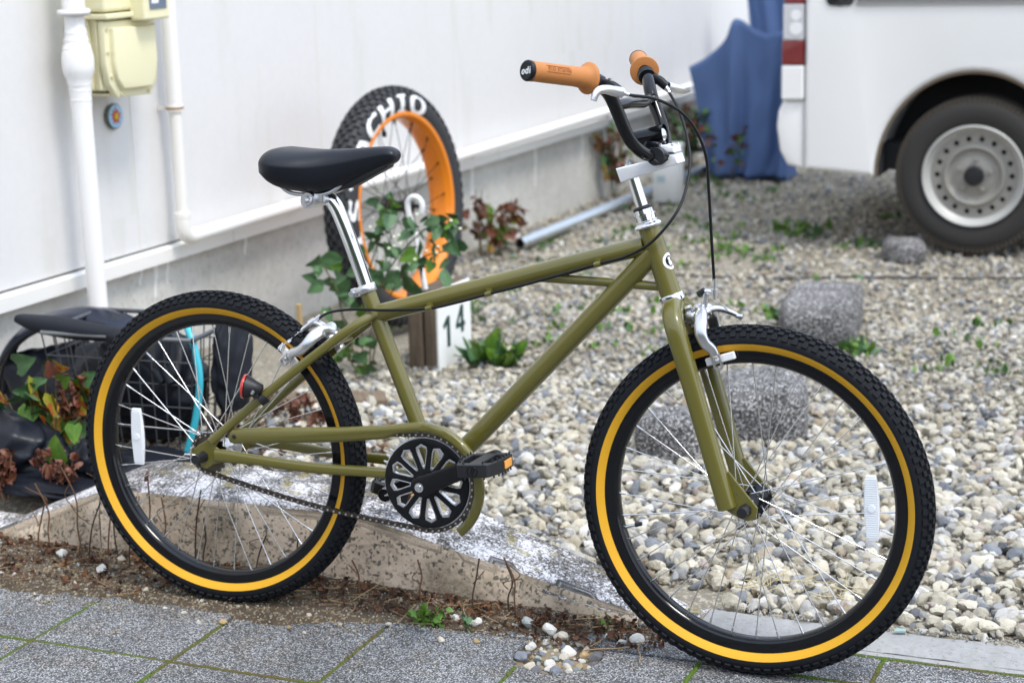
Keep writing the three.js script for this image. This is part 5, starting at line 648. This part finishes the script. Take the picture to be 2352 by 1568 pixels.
const dead = [21, 22, 23, 24, 25].map(curled);
// leafy plant with white flowers in front of the fat wheel
{
  const f = rng(77), v = thing('flowering_weed', 'green leafy weed with tiny white flowers climbing beside the fat wheel', 'plant'); atLot(v, 0, 0, 0);
  const z = -1.98, stems = [[[-0.90, 0, -1.95], [-0.915, 0.12, -1.97], [-0.90, 0.26, -1.98], [-0.86, 0.40, -2.0], [-0.82, 0.52, -2.0]], [[-0.89, 0, -1.96], [-0.87, 0.16, -1.95], [-0.82, 0.30, -1.95], [-0.74, 0.40, -1.96], [-0.66, 0.455, -1.97], [-0.60, 0.44, -1.97]], [[-0.905, 0, -1.95], [-0.95, 0.14, -1.94], [-0.97, 0.26, -1.93], [-1.01, 0.33, -1.93]], [[-0.88, 0.02, -1.95], [-0.84, 0.14, -1.93], [-0.78, 0.28, -1.93], [-0.70, 0.36, -1.94], [-0.63, 0.38, -1.95]], [[-0.91, 0, -1.94], [-0.945, 0.08, -1.92], [-0.96, 0.16, -1.9]]];
  for (const s of stems) part(v, 'stem', [tube(s, 0.0024, 20, 6)], M.stem);
  const place = (p, size, g, m) => leafAt(v, g, m, p, size, V(rr(-1, 1, f), rr(-1.2, 0.15, f), rr(0.1, 0.8, f)), rr(-0.8, 0.8, f), f);
  const big = [[-0.775, 0.305, 0.100, 'g1', 0.7, -0.75], [-0.975, 0.335, 0.085, 'g1', -1, -0.1], [-0.955, 0.27, 0.075, 'g1', -0.7, -0.3], [-0.715, 0.405, 0.075, 'g1', -0.2, -1], [-0.665, 0.475, 0.070, 'g1', 0.3, -0.9], [-0.655, 0.405, 0.062, 'g2', 0.3, -1], [-0.615, 0.395, 0.055, 'g1', 0.9, -0.1], [-0.632, 0.335, 0.085, 'g2', 0.25, -1], [-0.775, 0.46, 0.060, 'g2', 0.9, -0.4], [-0.735, 0.475, 0.055, 'g2', 0.3, -1], [-0.83, 0.395, 0.060, 'g1', 0.5, -0.8], [-0.84, 0.345, 0.062, 'g1', 0.5, -0.9], [-0.955, 0.145, 0.055, 'g1', -1, 0.2], [-0.92, 0.165, 0.05, 'g3', 0.3, 0.8], [-0.985, 0.105, 0.085, 'g1', -1, -0.25], [-0.66, 0.445, 0.06, 'g2', 1, -0.7]];
  for (const [x, y, s, m, dx, dy] of big) leafAt(v, ovate, Lf[m], V(x, y, z + rr(-0.02, 0.05, f)), s, V(dx, dy, rr(0.15, 0.5, f)), rr(-0.4, 0.4, f), f);
  for (let i = 0; i < 120; i++) { const s = stems[[0, 0, 1, 1, 3, 2, 4][i % 7]], c = curve(s), t = rr(0.42, 1, f), p = c.getPoint(t).add(V(rr(-0.035, 0.035, f), rr(-0.03, 0.03, f), rr(-0.03, 0.03, f))); place(p, rr(0.026, 0.056, f), f() < 0.5 ? ovate : heart, f() < 0.5 ? Lf.g1 : f() < 0.75 ? Lf.g2 : Lf.g3); }
  const fl = blob(1, q => q.multiplyScalar(1)); for (let i = 0; i < 26; i++) { const s = stems[[0, 1, 1, 3, 4][i % 5]], p = curve(s).getPoint(rr(0.5, 1, f)).add(V(rr(-0.03, 0.03, f), rr(0, 0.04, f), rr(0, 0.04, f))); const o = part(v, 'flower', fl, M.flower); o.position.copy(p); o.scale.set(0.0048, 0.0040, 0.0048); }
  for (let i = 0; i < 26; i++) { const x = rr(-0.96, -0.80, f), y = rr(0.0, 0.11, f); leafAt(v, f() < 0.5 ? ovate : heart, f() < 0.6 ? Lf.g1 : Lf.g3, V(x, y + 0.02, z + rr(0, 0.16, f)), rr(0.025, 0.05, f), V(rr(-1, 1, f), rr(-0.3, 0.8, f), rr(0, 0.8, f)), rr(-0.8, 0.8, f), f); }
}
function weed(name, label, frame, x, y, z, n, r, h, mats, geos, smin, smax, seed, group, stemM = M.stem) {
  const f = rng(seed), t = thing(name, label, 'plant', group); (frame === 'wall' ? atWall : atLot)(t, x, y, z);
  const k = Math.max(3, Math.round(n / 9)), st = []; for (let i = 0; i < k; i++) { const a = rr(-r, r, f), b = rr(-r * 0.5, r * 0.5, f), pts = [[a * 0.25, -0.01, b * 0.3], [a * 0.5 + rr(-0.01, 0.01, f), h * 0.35, b * 0.5], [a * 0.8, h * rr(0.55, 0.75, f), b * 0.8], [a, h * rr(0.75, 1, f), b]]; st.push(pts); part(t, 'stem', [tube(pts, 0.0019, 14, 5)], stemM); }
  for (let i = 0; i < n; i++) { const c = curve(st[i % k]), p = c.getPoint(rr(0.25, 1, f)).add(V(rr(-0.3, 0.3, f) * r * 0.35, rr(-0.02, 0.02, f), rr(-0.3, 0.3, f) * r * 0.35)); leafAt(t, geos, mats[Math.floor(f() * mats.length)], p, rr(smin, smax, f), V(rr(-1, 1, f), rr(-0.9, 0.6, f), rr(-0.2, 0.9, f)), rr(-0.8, 0.8, f), f); }
  return t;
}
weed('autumn_weed', 'reddish brown autumn weed at the foot of the wall beside the fat wheel', 'wall', -0.38, 0.0, 0.13, 130, 0.22, 0.20, [Lf.rd, Lf.rd, Lf.br, Lf.br, Lf.g3, Lf.yg], ovate, 0.030, 0.062, 5);
weed('autumn_weed', 'thin dry weed stalk with dark curled leaves against the concrete base', 'wall', -0.45, 0.0, 0.10, 12, 0.03, 0.29, [Lf.br, Lf.rd], dead, 0.02, 0.04, 6);
weed('ivy', 'red and green creeper growing on the concrete base behind the handlebar', 'wall', 1.08, 0.0, 0.06, 110, 0.16, 0.33, [Lf.rd, Lf.g1, Lf.g1, Lf.yg, Lf.br], ovate, 0.03, 0.06, 7);
weed('ivy', 'dark green creeper hanging between the white box and the blue cloth', 'wall', 1.92, 0.0, 0.10, 190, 0.26, 0.36, [Lf.g1, Lf.g1, Lf.rd, Lf.br, Lf.g1], ovate, 0.03, 0.065, 8);
weed('ivy', 'brown creeper at the bottom of the blue cloth', 'lot', -0.93, 0.0, -5.85, 30, 0.16, 0.30, [Lf.rd, Lf.br, Lf.g1], ovate, 0.03, 0.055, 9);
weed('leafy_plant', 'young plant with yellow and green heart-shaped leaves by the wire basket', 'lot', -1.11, 0.06, -0.745, 34, 0.12, 0.25, [Lf.g3, Lf.g1, Lf.yg, Lf.yo, Lf.g1], heart, 0.035, 0.07, 10);
{ const f = rng(12), t = thing('leafy_plant', 'plant with large heart-shaped leaves turning yellow in front of the basket', 'plant'); atLot(t, 0, 0, 0); for (const s of [[[-1.10, 0.07, -0.74], [-1.12, 0.18, -0.73], [-1.13, 0.28, -0.73]], [[-1.09, 0.07, -0.74], [-1.06, 0.2, -0.73], [-1.05, 0.31, -0.73]], [[-1.11, 0.07, -0.74], [-1.16, 0.16, -0.73], [-1.2, 0.24, -0.73]]]) part(t, 'stem', [tube(s, 0.002, 14, 6)], M.stem);
  for (const [x, y, s, m, dx, dy] of [[-1.105, 0.285, 0.075, 'yg', 0.3, -0.9], [-1.130, 0.250, 0.068, 'g3', -0.1, -1], [-1.205, 0.255, 0.055, 'yo', 0.7, -0.4], [-1.040, 0.325, 0.040, 'yo', 0.9, -0.2], [-1.045, 0.30, 0.038, 'rd', -0.2, 1], [-1.030, 0.285, 0.045, 'g3', 0.8, 0.4], [-1.065, 0.250, 0.055, 'yg', 0.2, -1], [-1.15, 0.315, 0.062, 'g1', 0.8, 0.3], [-1.19, 0.215, 0.06, 'g1', -0.8, -0.5], [-1.005, 0.185, 0.045, 'g3', 0.1, -1], [-1.03, 0.135, 0.062, 'g1', 0.1, -1], [-1.115, 0.205, 0.06, 'g1', 0.4, -0.9], [-1.0, 0.125, 0.055, 'g1', 0.5, -0.8], [-1.21, 0.30, 0.05, 'g1', -0.7, 0.4]]) leafAt(t, heart, Lf[m], V(x, y, -0.72 + rr(-0.01, 0.02, f)), s, V(dx, dy, rr(0.15, 0.4, f)), rr(-0.3, 0.3, f), f);
  leafAt(t, heart, Lf.g3, V(-0.965, 0.14, -0.60), 0.062, V(0.05, 1, 0.15), 0.1, f).name = 'leaf'; }
const deadPlant = (label, x, y, z, n, r, h, seed) => weed('withered_plant', label, 'lot', x, y, z, n, r, h, [Lf.br, Lf.br, Lf.rd], dead, 0.018, 0.038, seed, undefined, M.twig);
deadPlant('withered brown plant with curled leaves beside the black bags', -0.955, 0.06, -0.60, 46, 0.06, 0.10, 31); deadPlant('withered dark plant in front of the black bag at the kerb', -1.075, 0.06, -0.55, 40, 0.07, 0.09, 32); deadPlant('withered plant tangled on the wire basket', -1.035, 0.14, -0.76, 40, 0.05, 0.16, 33); deadPlant('withered brown weed behind the rear hub', -0.72, 0.06, -0.98, 46, 0.16, 0.09, 34); deadPlant('low withered weed beside the hose end', -0.66, 0.05, -1.25, 34, 0.14, 0.10, 35);
{ // bare stems standing against the kerb
  const f = rng(51), dat = [[-0.76, 0.20, 'M'], [-0.73, 0.13], [-0.70, 0.17], [-0.665, 0.22, 'M'], [-0.63, 0.15], [-0.60, 0.19, 'M'], [-0.555, 0.15], [-0.49, 0.17], [-0.47, 0.11], [-0.10, 0.07], [0.02, 0.08], [0.13, 0.10], [0.20, 0.09], [0.225, 0.11], [-0.83, 0.15], [-0.87, 0.12], [-0.35, 0.09], [-0.25, 0.10]];
  for (const [x, h, m] of dat) { const t = thing('dead_stem', 'bare brown weed stem standing against the kerb', 'twig', 'dead stems along the kerb'); atLot(t, x, 0.012, -0.375 + rr(-0.02, 0.015, f)); const b = rr(-0.3, 0.3, f) * h; part(t, 'stalk', [tube([[0, -0.015, 0], [b * 0.2, h * 0.3, 0], [b * 0.3 + 0.008 * f(), h * 0.6, -0.006], [b, h, -0.008]], 0.0016, 14, 6)], f() < 0.5 ? M.twig : M.twigD); const k = rr(0.4, 0.75, f); part(t, 'side_twig', [tube([[b * 0.25, h * k, -0.003], [b * 0.25 + rr(-0.4, 0.4, f) * h * 0.5, h * (k + 0.16), 0.006], [b * 0.25 + rr(-0.5, 0.5, f) * h * 0.7, h * (k + 0.30), 0.004]], 0.0010, 10, 5)], M.twig); if (m) leafAt(t, dead, Lf.br, V(b, h, 0), 0.022, V(1, 0.5, 0.4), 0, f); }
  // leaf litter and straw
  const lit = [[], [], []], e = new THREE.Euler(), q = new THREE.Quaternion(), m4 = new THREE.Matrix4(), cols = [[], [], []];
  for (let i = 0; i < 1150; i++) { const x = rr(-1.5, 0.52, f), w = Math.pow(f(), 1.6), z = -0.405 + w * 0.16 * (x > -0.5 ? 0.62 : 1) - (x > 0.2 ? 0 : 0), s = rr(0.006, 0.021, f); e.set(rr(-2, 2, f), f() * 6, rr(-1, 1, f)); q.setFromEuler(e); m4.compose(V(x, Math.max(dh(x, z), 0) + s * 0.22, z), q, V(s, s, s)); const k = i % 3; lit[k].push(lotM.clone().multiply(m4)); const c = [[0.11, 0.045, 0.022], [0.075, 0.036, 0.020], [0.16, 0.075, 0.034], [0.055, 0.033, 0.020]][Math.floor(f() * 4)]; cols[k].push(rgb(c)); }
  for (let i = 0; i < 420; i++) { const x = rr(-1.35, -0.35, f), z = rr(-0.66, -1.3, f), s = rr(0.012, 0.03, f); e.set(rr(-2, 2, f), f() * 6, rr(-1, 1, f)); q.setFromEuler(e); m4.compose(V(x, gh(x, z) + s * 0.2, z), q, V(s, s, s)); const k = i % 3; lit[k].push(lotM.clone().multiply(m4)); cols[k].push(rgb([[0.12, 0.055, 0.028], [0.08, 0.042, 0.022], [0.15, 0.085, 0.04]][Math.floor(f() * 3)])); }
  lit.forEach((L, k) => stuff('leaf_litter', 'dry brown leaf litter along the kerb', 'leaf litter', dead[k], mat([1, 1, 1], 0.85, 0, { side: THREE.DoubleSide }), L, cols[k]));
  const straw = tube([[-0.5, 0, 0], [-0.2, 0.03, 0.03], [0.2, 0.01, -0.02], [0.5, 0.05, 0.02]], 0.013, 8, 4), sm2 = [], sc = [];
  for (let i = 0; i < 380; i++) { const x = rr(-1.4, 0.5, f), z = -0.40 + Math.pow(f(), 1.5) * 0.17 * (x > -0.5 ? 0.65 : 1), s = rr(0.025, 0.085, f); e.set(0, rr(-0.8, 0.8, f) + (f() < 0.2 ? 1.5 : 0), rr(-0.15, 0.15, f)); q.setFromEuler(e); m4.compose(V(x, Math.max(dh(x, z), 0) + 0.004, z), q, V(s, s, s)); sm2.push(lotM.clone().multiply(m4)); sc.push(rgb([[0.30, 0.19, 0.09], [0.14, 0.065, 0.032], [0.10, 0.048, 0.025], [0.36, 0.25, 0.13]][Math.floor(f() * 4)])); }
  for (let i = 0; i < 46; i++) { const x = rr(0.58, 0.80, f), z = rr(-0.64, -0.74, f), s = rr(0.04, 0.09, f); e.set(0, f() * 6, rr(0.1, 0.5, f)); q.setFromEuler(e); m4.compose(V(x, 0.012, z), q, V(s, s, s)); sm2.push(lotM.clone().multiply(m4)); sc.push(rgb([0.55, 0.47, 0.28])); }
  stuff('straw', 'dry straw and twigs lying along the kerb', 'straw', straw, mat([1, 1, 1], 0.85), sm2, sc);
}
// small green weeds
{
  const small = (label, x, z, n, r, h, seed, mats = [Lf.g3, Lf.g1]) => weed('small_weed', label, 'lot', x, gh(x, z) * (z < -0.6 ? 1 : 0) + 0.004, z, n, r, h, mats, ovate, 0.010, 0.022, seed);
  small('small bright green weed in the dirt by the ramped kerb', 0.065, -0.315, 60, 0.045, 0.016, 61, [Lf.g3]); small('tiny green sprout on the tile edge below the chainring', 0.155, -0.297, 10, 0.016, 0.012, 62, [Lf.g2]); small('small heart-leaved seedling by the front tyre', 0.395, -0.372, 6, 0.014, 0.02, 63, [Lf.g3]); small('tiny weed beside the rear tyre', -0.42, -0.31, 8, 0.02, 0.012, 64);
  const tuft = (label, x, z, n, r, h, seed) => { const f = rng(seed), t = thing('grass_tuft', label, 'grass', 'grass tufts in the gravel'); atLot(t, x, gh(x, z) - 0.004, z); for (let i = 0; i < n; i++) leafAt(t, lance, f() < 0.6 ? Lf.g3 : Lf.g1, V(rr(-r, r, f) * 0.5, 0, rr(-r, r, f) * 0.5), h * rr(0.5, 1.1, f), V(rr(-1, 1, f), rr(0.25, 1, f), rr(-0.6, 1, f)), f() * 6, f); };
  tuft('bright green grass tuft beside the number post', -0.60, -2.22, 46, 0.10, 0.10, 71); tuft('small grass tuft beside the long granite block', 0.375, -2.66, 40, 0.09, 0.05, 72); tuft('grass tuft behind the long granite block', 0.06, -3.02, 26, 0.06, 0.05, 73); tuft('grass tuft under the van rear bumper', -0.28, -4.62, 60, 0.24, 0.05, 74); tuft('grass tuft in the shade of the van', 0.05, -4.35, 40, 0.20, 0.035, 75); tuft('low grass patch beyond the handlebar', -0.36, -4.10, 60, 0.26, 0.035, 76);
  // scattered seedlings too many to count
  const f = rng(81), mm = [[], []], e = new THREE.Euler(), q = new THREE.Quaternion(), m4 = new THREE.Matrix4(); for (let i = 0; i < 1500; i++) { const cx = rr(-1.2, 3, f), cz = rr(-2.4, -7, f); if (fb(cx * 2, cz * 2, 91, 3) < 0.52) continue; for (let k = 0; k < 5; k++) { const s = rr(0.01, 0.032, f); e.set(rr(-1.2, 1.2, f), f() * 6, 0); q.setFromEuler(e); const x = cx + rr(-0.03, 0.03, f), z = cz + rr(-0.03, 0.03, f); m4.compose(V(x, gh(x, z), z), q, V(s, s, s)); mm[k % 2].push(lotM.clone().multiply(m4)); } }
  stuff('seedlings', 'sparse green seedlings between the gravel', 'weeds', ovate[0], Lf.g3, mm[0]); stuff('seedlings', 'sparse dark green seedlings between the gravel', 'weeds', ovate[2], Lf.g1, mm[1]);
}
// ---------------------------------------------------------------- pebbles one can pick up
{
  const f = rng(303), pc = { w: [0.68, 0.66, 0.61], c: [0.60, 0.55, 0.45], g: [0.34, 0.37, 0.36], b: [0.22, 0.24, 0.28], t: [0.46, 0.33, 0.17], k: [0.15, 0.15, 0.16] }, pm = {}; for (const k in pc) pm[k] = mat(pc[k], 0.9, 0, { bumpMap: TX.concB, bumpScale: 0.002 });
  const pg = [401, 402, 403, 404, 405].map(s => stoneGeo(s, 2, 0.8, 0.3)), pr = [411, 412, 413].map(s => stoneGeo(s, 2, 0.72, 0.12));
  const pebble = (x, y, z, s, m, label, group, round) => { const o = part(scene, numbered('pebble'), (round ? pr : pg)[Math.floor(f() * (round ? 3 : 5))], pm[m]); tag(o, label, 'pebble', group); o.position.copy(lotV(x, y + s * 0.5, z)); o.rotation.set(rr(-0.3, 0.3, f), f() * 6, rr(-0.3, 0.3, f)); o.scale.setScalar(s); };
  const lab = 'pale pebble lying loose in the dirt along the kerb', gp = 'pebbles in the dirt along the kerb';
  for (const [x, z, s, m] of [[-0.796, -0.365, 0.0145, 'w'], [-0.671, -0.325, 0.0145, 'w'], [-0.66, -0.375, 0.011, 'c'], [-0.84, -0.265, 0.009, 'w'], [0.161, -0.322, 0.0125, 'w'], [0.1154, -0.330, 0.009, 'w'], [0.3027, -0.334, 0.0185, 'w'], [0.330, -0.322, 0.014, 'c'], [0.466, -0.348, 0.0175, 'w'], [0.445, -0.330, 0.011, 'w'], [0.41, -0.352, 0.009, 'w'], [-0.45, -0.215, 0.006, 'w'], [-0.40, -0.205, 0.007, 'c'], [-0.16, -0.265, 0.006, 'c'], [0.0, -0.28, 0.007, 'c'], [-0.98, -0.33, 0.011, 'w'], [0.50, -0.372, 0.008, 'c'], [-0.53, -0.27, 0.008, 'c'], [0.075, -0.275, 0.007, 'g'], [-0.60, -0.245, 0.006, 'b']]) pebble(x, Math.max(dh(x, z), 0) - 0.002, z, s, m, lab, gp);
  pebble(0.2553, 0.004, -0.346, 0.0165, 'g', 'greenish grey pebble resting by the kerb above the tile hole');
  for (const [x, z, s, m] of [[0.192, -0.255, 0.0065, 't'], [0.128, -0.236, 0.009, 'c'], [-0.30, -0.185, 0.0085, 't'], [-0.345, -0.170, 0.007, 'w'], [-0.255, -0.20, 0.006, 'b'], [-0.47, -0.09, 0.0045, 't'], [-0.475, -0.075, 0.004, 't'], [-0.62, 0.05, 0.005, 't'], [-0.13, -0.19, 0.005, 'c'], [-0.17, -0.205, 0.005, 't'], [-0.73, -0.10, 0.004, 't'], [0.02, -0.215, 0.004, 'c']]) pebble(x, 0, z, s, m, 'small tan pebble lying on the paving tiles', 'pebbles on the paving tiles', true);
  // pebbles filling the hole in the tiles
  const hs = thing('hole_fill', 'dark soil at the bottom of the round hole in the tiles', 'soil'); atLot(hs, HX, -0.026, HZ); part(hs, 'soil_plug', [rough(new THREE.CylinderGeometry(HR, HR, 0.03, 30, 3), 0.004, 60, 6)], M.soil);
  const cols = ['b', 't', 'w', 'c', 'g', 'w', 'b', 'c', 'g', 'k']; let n = 0; const placed = []; for (let tr = 0; tr < 900 && n < 46; tr++) { const a = f() * 6.283, r = Math.sqrt(f()) * 0.073, s = rr(0.0060, 0.0165, f) * (n < 12 ? 1.2 : 0.85), x = HX + r * Math.cos(a), z = HZ + r * Math.sin(a); if (placed.some(p => Math.hypot(p[0] - x, p[1] - z) < (p[2] + s) * 0.78)) continue; placed.push([x, z, s]); pebble(x, -0.016 + 0.006 * f(), z, s, cols[n % 10], 'pebble among others filling the round hole in the tiles', 'pebbles in the tile hole', n % 3 > 0); n++; }
  const g = part(scene, numbered('glass_shard'), extr(shape([[-0.012, -0.006], [0.010, -0.008], [0.013, 0.004], [-0.004, 0.008]]), 0.005, 0.001).rotateX(-Math.PI / 2), pmat([0.28, 0.38, 0.37], 0.4, 0, {})); tag(g, 'flat teal shard lying on the flush kerb by the front tyre', 'shard'); g.position.copy(lotV(0.905, 0.0065, -0.530));
  const rp = part(scene, numbered('rope'), tube([lotV(-0.60, 0.002, -3.60), lotV(-0.2, -0.006, -3.64), lotV(0.1, 0.002, -3.70), lotV(0.45, 0.004, -3.76), lotV(1.2, 0.002, -3.98), lotV(2.6, 0.012, -4.4)], 0.0035, 60, 8), M.blackPlastic); tag(rp, 'thin dark rope lying across the gravel in front of the van', 'rope');
}
// ---------------------------------------------------------------- scrap heap behind the kerb at the left
{
  M.bag = pmat([0.010, 0.012, 0.018], 0.36, 0, { specularIntensity: 0.5, bumpMap: TX.fine, bumpScale: 0.002 }); M.greyPl = pmat([0.014, 0.016, 0.022], 0.7, 0, { specularIntensity: 0.4 }); M.wire = mat([0.10, 0.105, 0.115], 0.45, 0.5); M.navy = pmat([0.008, 0.013, 0.030], 0.14, 0, { specularIntensity: 0.9 }); M.cyan = pmat([0.05, 0.46, 0.56], 0.35);
  const b = thing('wire_basket', 'dark wire bicycle basket standing behind the kerb', 'basket'); atLot(b, -0.985, 0.085, -0.995, 0.06); const w = 0.40, d = 0.26, h = 0.275, wire = (a, c, r = 0.0017) => part(b, 'wire', [cyl(V(...a), V(...c), r, r, 6)], M.wire), t = k => 0.5 + 0.5 * k, W = y => 0.42 + 0.08 * y / h;
  for (let i = 0; i <= 11; i++) { const u = i / 11 - 0.5; wire([u * w * 0.84, 0, d * 0.42], [u * w, h, d / 2]); wire([u * w * 0.84, 0, -d * 0.42], [u * w, h, -d / 2]); wire([u * w * 0.84, 0, d * 0.42], [u * w * 0.84, 0, -d * 0.42]); }
  for (let i = 0; i <= 6; i++) { const u = i / 6 - 0.5; for (const s of [-1, 1]) wire([s * w * 0.42, 0, u * d * 0.84], [s * w / 2, h, u * d]); }
  for (let j = 0; j <= 4; j++) { const y = j / 5 * h, k = W(y) / 0.5, x = w / 2 * k, z = d / 2 * k; wire([-x, y, z], [x, y, z]); wire([-x, y, -z], [x, y, -z]); wire([-x, y, -z], [-x, y, z]); wire([x, y, -z], [x, y, z]); }
  part(b, 'rim_bar', [tube([[-w / 2, h, d / 2], [0, h, d / 2 + 0.004], [w / 2, h, d / 2]], 0.0055, 16, 10)], mat([0.22, 0.23, 0.24], 0.4, 0.6)); part(b, 'rim_bar', [tube([[-w / 2, h, -d / 2], [w / 2, h, -d / 2]], 0.0055, 6, 10)], M.wire); for (const s of [-1, 1]) part(b, 'rim_bar', [tube([[s * w / 2, h, -d / 2], [s * w / 2, h, d / 2]], 0.0055, 6, 10)], M.wire);
  const bag = (name, label, x, y, z, sx, sy, sz, seed, m = M.bag, turn = 0) => { const o = part(scene, numbered(name), blob(12, v => { const a = Math.atan2(v.z, v.x), n1 = fb(v.x * 2 + seed, v.y * 2.3 + v.z * 1.7 + seed, seed, 4) - 0.5, fo = Math.abs(Math.sin(a * 4 + v.y * 3.2 + seed + 3 * n1)) * 0.07 + Math.abs(Math.sin(v.y * 8 + v.x * 3 + seed)) * 0.05; const r = 1 + 0.45 * n1 - fo; return V(v.x * r * sx, Math.max(v.y * r, -0.72) * sy, v.z * r * sz); }), m); tag(o, label, 'bag'); atLot(o, x, y, z, turn); return o; };
  bag('rubbish_bag', 'wrinkled black rubbish bag slumped behind the kerb', -1.175, 0.115, -0.69, 0.175, 0.100, 0.115, 3); bag('rubbish_bag', 'small black plastic bag with a grey top beside the rear tyre', -0.935, 0.105, -0.69, 0.062, 0.070, 0.06, 9); bag('rubbish_bag', 'black bag stuffed inside the wire basket', -1.0, 0.205, -1.0, 0.185, 0.155, 0.115, 14); bag('rubbish_bag', 'low flat black plastic under the basket', -0.82, 0.075, -0.78, 0.20, 0.045, 0.10, 19); bag('rubbish_bag', 'tall black bag standing beside the blue hose', -0.765, 0.26, -1.02, 0.045, 0.135, 0.07, 23, M.greyPl); bag('rubbish_bag', 'black plastic heap at the wall behind the basket', -1.30, 0.13, -1.10, 0.20, 0.15, 0.10, 29);
  bag('rubbish_bag', 'flattened black plastic lying along the kerb top at its low end', -0.98, 0.075, -0.60, 0.22, 0.022, 0.06, 37);
  // mudguard: curved channel
  const mg = thing('mudguard', 'glossy black mudguard arching over the scrap heap', 'mudguard'); atLot(mg, -1.215, 0.045, -1.16, 0.05); mg.rotation.order = 'YXZ'; mg.rotation.x = 0.30; const Rm = 0.335; const ring = a => { const o = []; for (const [z, r] of [[0.042, 0.018], [0.033, 0.004], [0.015, -0.001], [0.0, 0.002], [-0.015, -0.001], [-0.033, 0.004], [-0.042, 0.018], [-0.039, 0.019], [-0.030, 0.007], [-0.013, 0.003], [0.013, 0.003], [0.030, 0.007], [0.039, 0.019]]) o.push(V((Rm - r) * Math.cos(a), (Rm - r) * Math.sin(a), z)); return o; }; const rg = []; for (let i = 0; i <= 60; i++) rg.push(ring(3.05 - i / 60 * 2.35)); part(mg, 'guard_band', [loft(rg)], M.navy); part(mg, 'inner_ridge', [new THREE.TubeGeometry(curve(Array.from({ length: 30 }, (_, i) => { const a = 2.95 - i / 29 * 2.1; return V(0.312 * Math.cos(a), 0.312 * Math.sin(a), 0.026); })), 50, 0.004, 8)], M.navy); part(mg, 'stay', [tube([[-0.26, 0.16, 0.03], [-0.12, 0.06, 0.05], [0.02, -0.02, 0.05]], 0.0025, 12, 6)], M.wire);
  const rl = part(scene, numbered('rolled_sheet'), sweep([lotV(-1.272, 0.379, -0.90), lotV(-1.22, 0.372, -0.895), lotV(-1.15, 0.367, -0.89), lotV(-1.06, 0.362, -0.885), lotV(-0.965, 0.360, -0.88)].map(p => p), q => [0.020 + 0.016 * Math.sin(q * 3), 0.010 + 0.012 * Math.sin(q * 3.0)], 30, 16), M.greyPl); tag(rl, 'rolled dark grey plastic lying on the basket rim', 'plastic');
  const sp = part(scene, numbered('plastic_strap'), loft(Array.from({ length: 18 }, (_, i) => { const u = i / 17, a = 1.9 - u * 1.9, y = u < 0.3 ? 0.365 + 0.010 * Math.sin(u / 0.3 * 3.14) : 0.365 - (u - 0.3) * 0.20, z = u < 0.3 ? -0.92 + u / 0.3 * 0.075 : -0.845 + 0.004 * Math.sin(u * 9); return [V(-0.995 + 0.016 * u, y, z), V(-0.955 - 0.004 * u, y, z), V(-0.955 - 0.004 * u, y, z - 0.004), V(-0.995 + 0.016 * u, y, z - 0.004)].map(p => lotV(p.x, p.y, p.z)); })), M.greyPl); tag(sp, 'dark plastic strap hanging over the basket front', 'strap');
  const hose = (name, label, pts, r, m) => tag(part(scene, numbered(name), tube(pts.map(p => lotV(...p)), r, 50, 12), m), label, 'hose');
  hose('hose', 'turquoise hose bent over the basket end', [[-0.90, 0.375, -1.10], [-0.86, 0.402, -1.02], [-0.825, 0.392, -0.93], [-0.79, 0.350, -0.90], [-0.772, 0.275, -0.89], [-0.788, 0.180, -0.89], [-0.818, 0.085, -0.885]], 0.0085, M.cyan); hose('hose', 'grey hose draped into the basket', [[-0.93, 0.36, -0.97], [-0.90, 0.40, -0.95], [-0.865, 0.37, -0.91], [-0.86, 0.29, -0.885], [-0.84, 0.255, -0.875]], 0.0105, M.greyPl); hose('hose', 'second grey hose hanging in the basket', [[-0.955, 0.385, -0.98], [-0.94, 0.375, -0.93], [-0.905, 0.30, -0.89], [-0.865, 0.255, -0.88]], 0.0100, M.greyPl);
  const pl = thing('plank', 'weathered plank lying behind the rear wheel', 'plank'); atLot(pl, -0.80, 0.075, -1.42, 0.55); part(pl, 'board', [boxUV(crease(rough(new RoundedBoxGeometry(0.42, 0.022, 0.10, 4, 0.004), 0.003, 20, 8), 0.6), 0.4)], mat([0.95, 0.9, 0.82], 0.9, 0, { map: TX.wood })); pl.rotation.z = -0.05;
  const st = thing('wooden_stake', 'short pale stake standing behind the rear brake', 'stake'); atLot(st, -1.02, 0.02, -1.80); part(st, 'stake_body', [box(0.014, 0.24, 0.014, 0, 0.10, 0, 0.002)], M.straw);
}
scene.traverse(o => { if (o.isMesh) { o.castShadow = true; o.receiveShadow = true; } });
renderer.render(scene, camera);
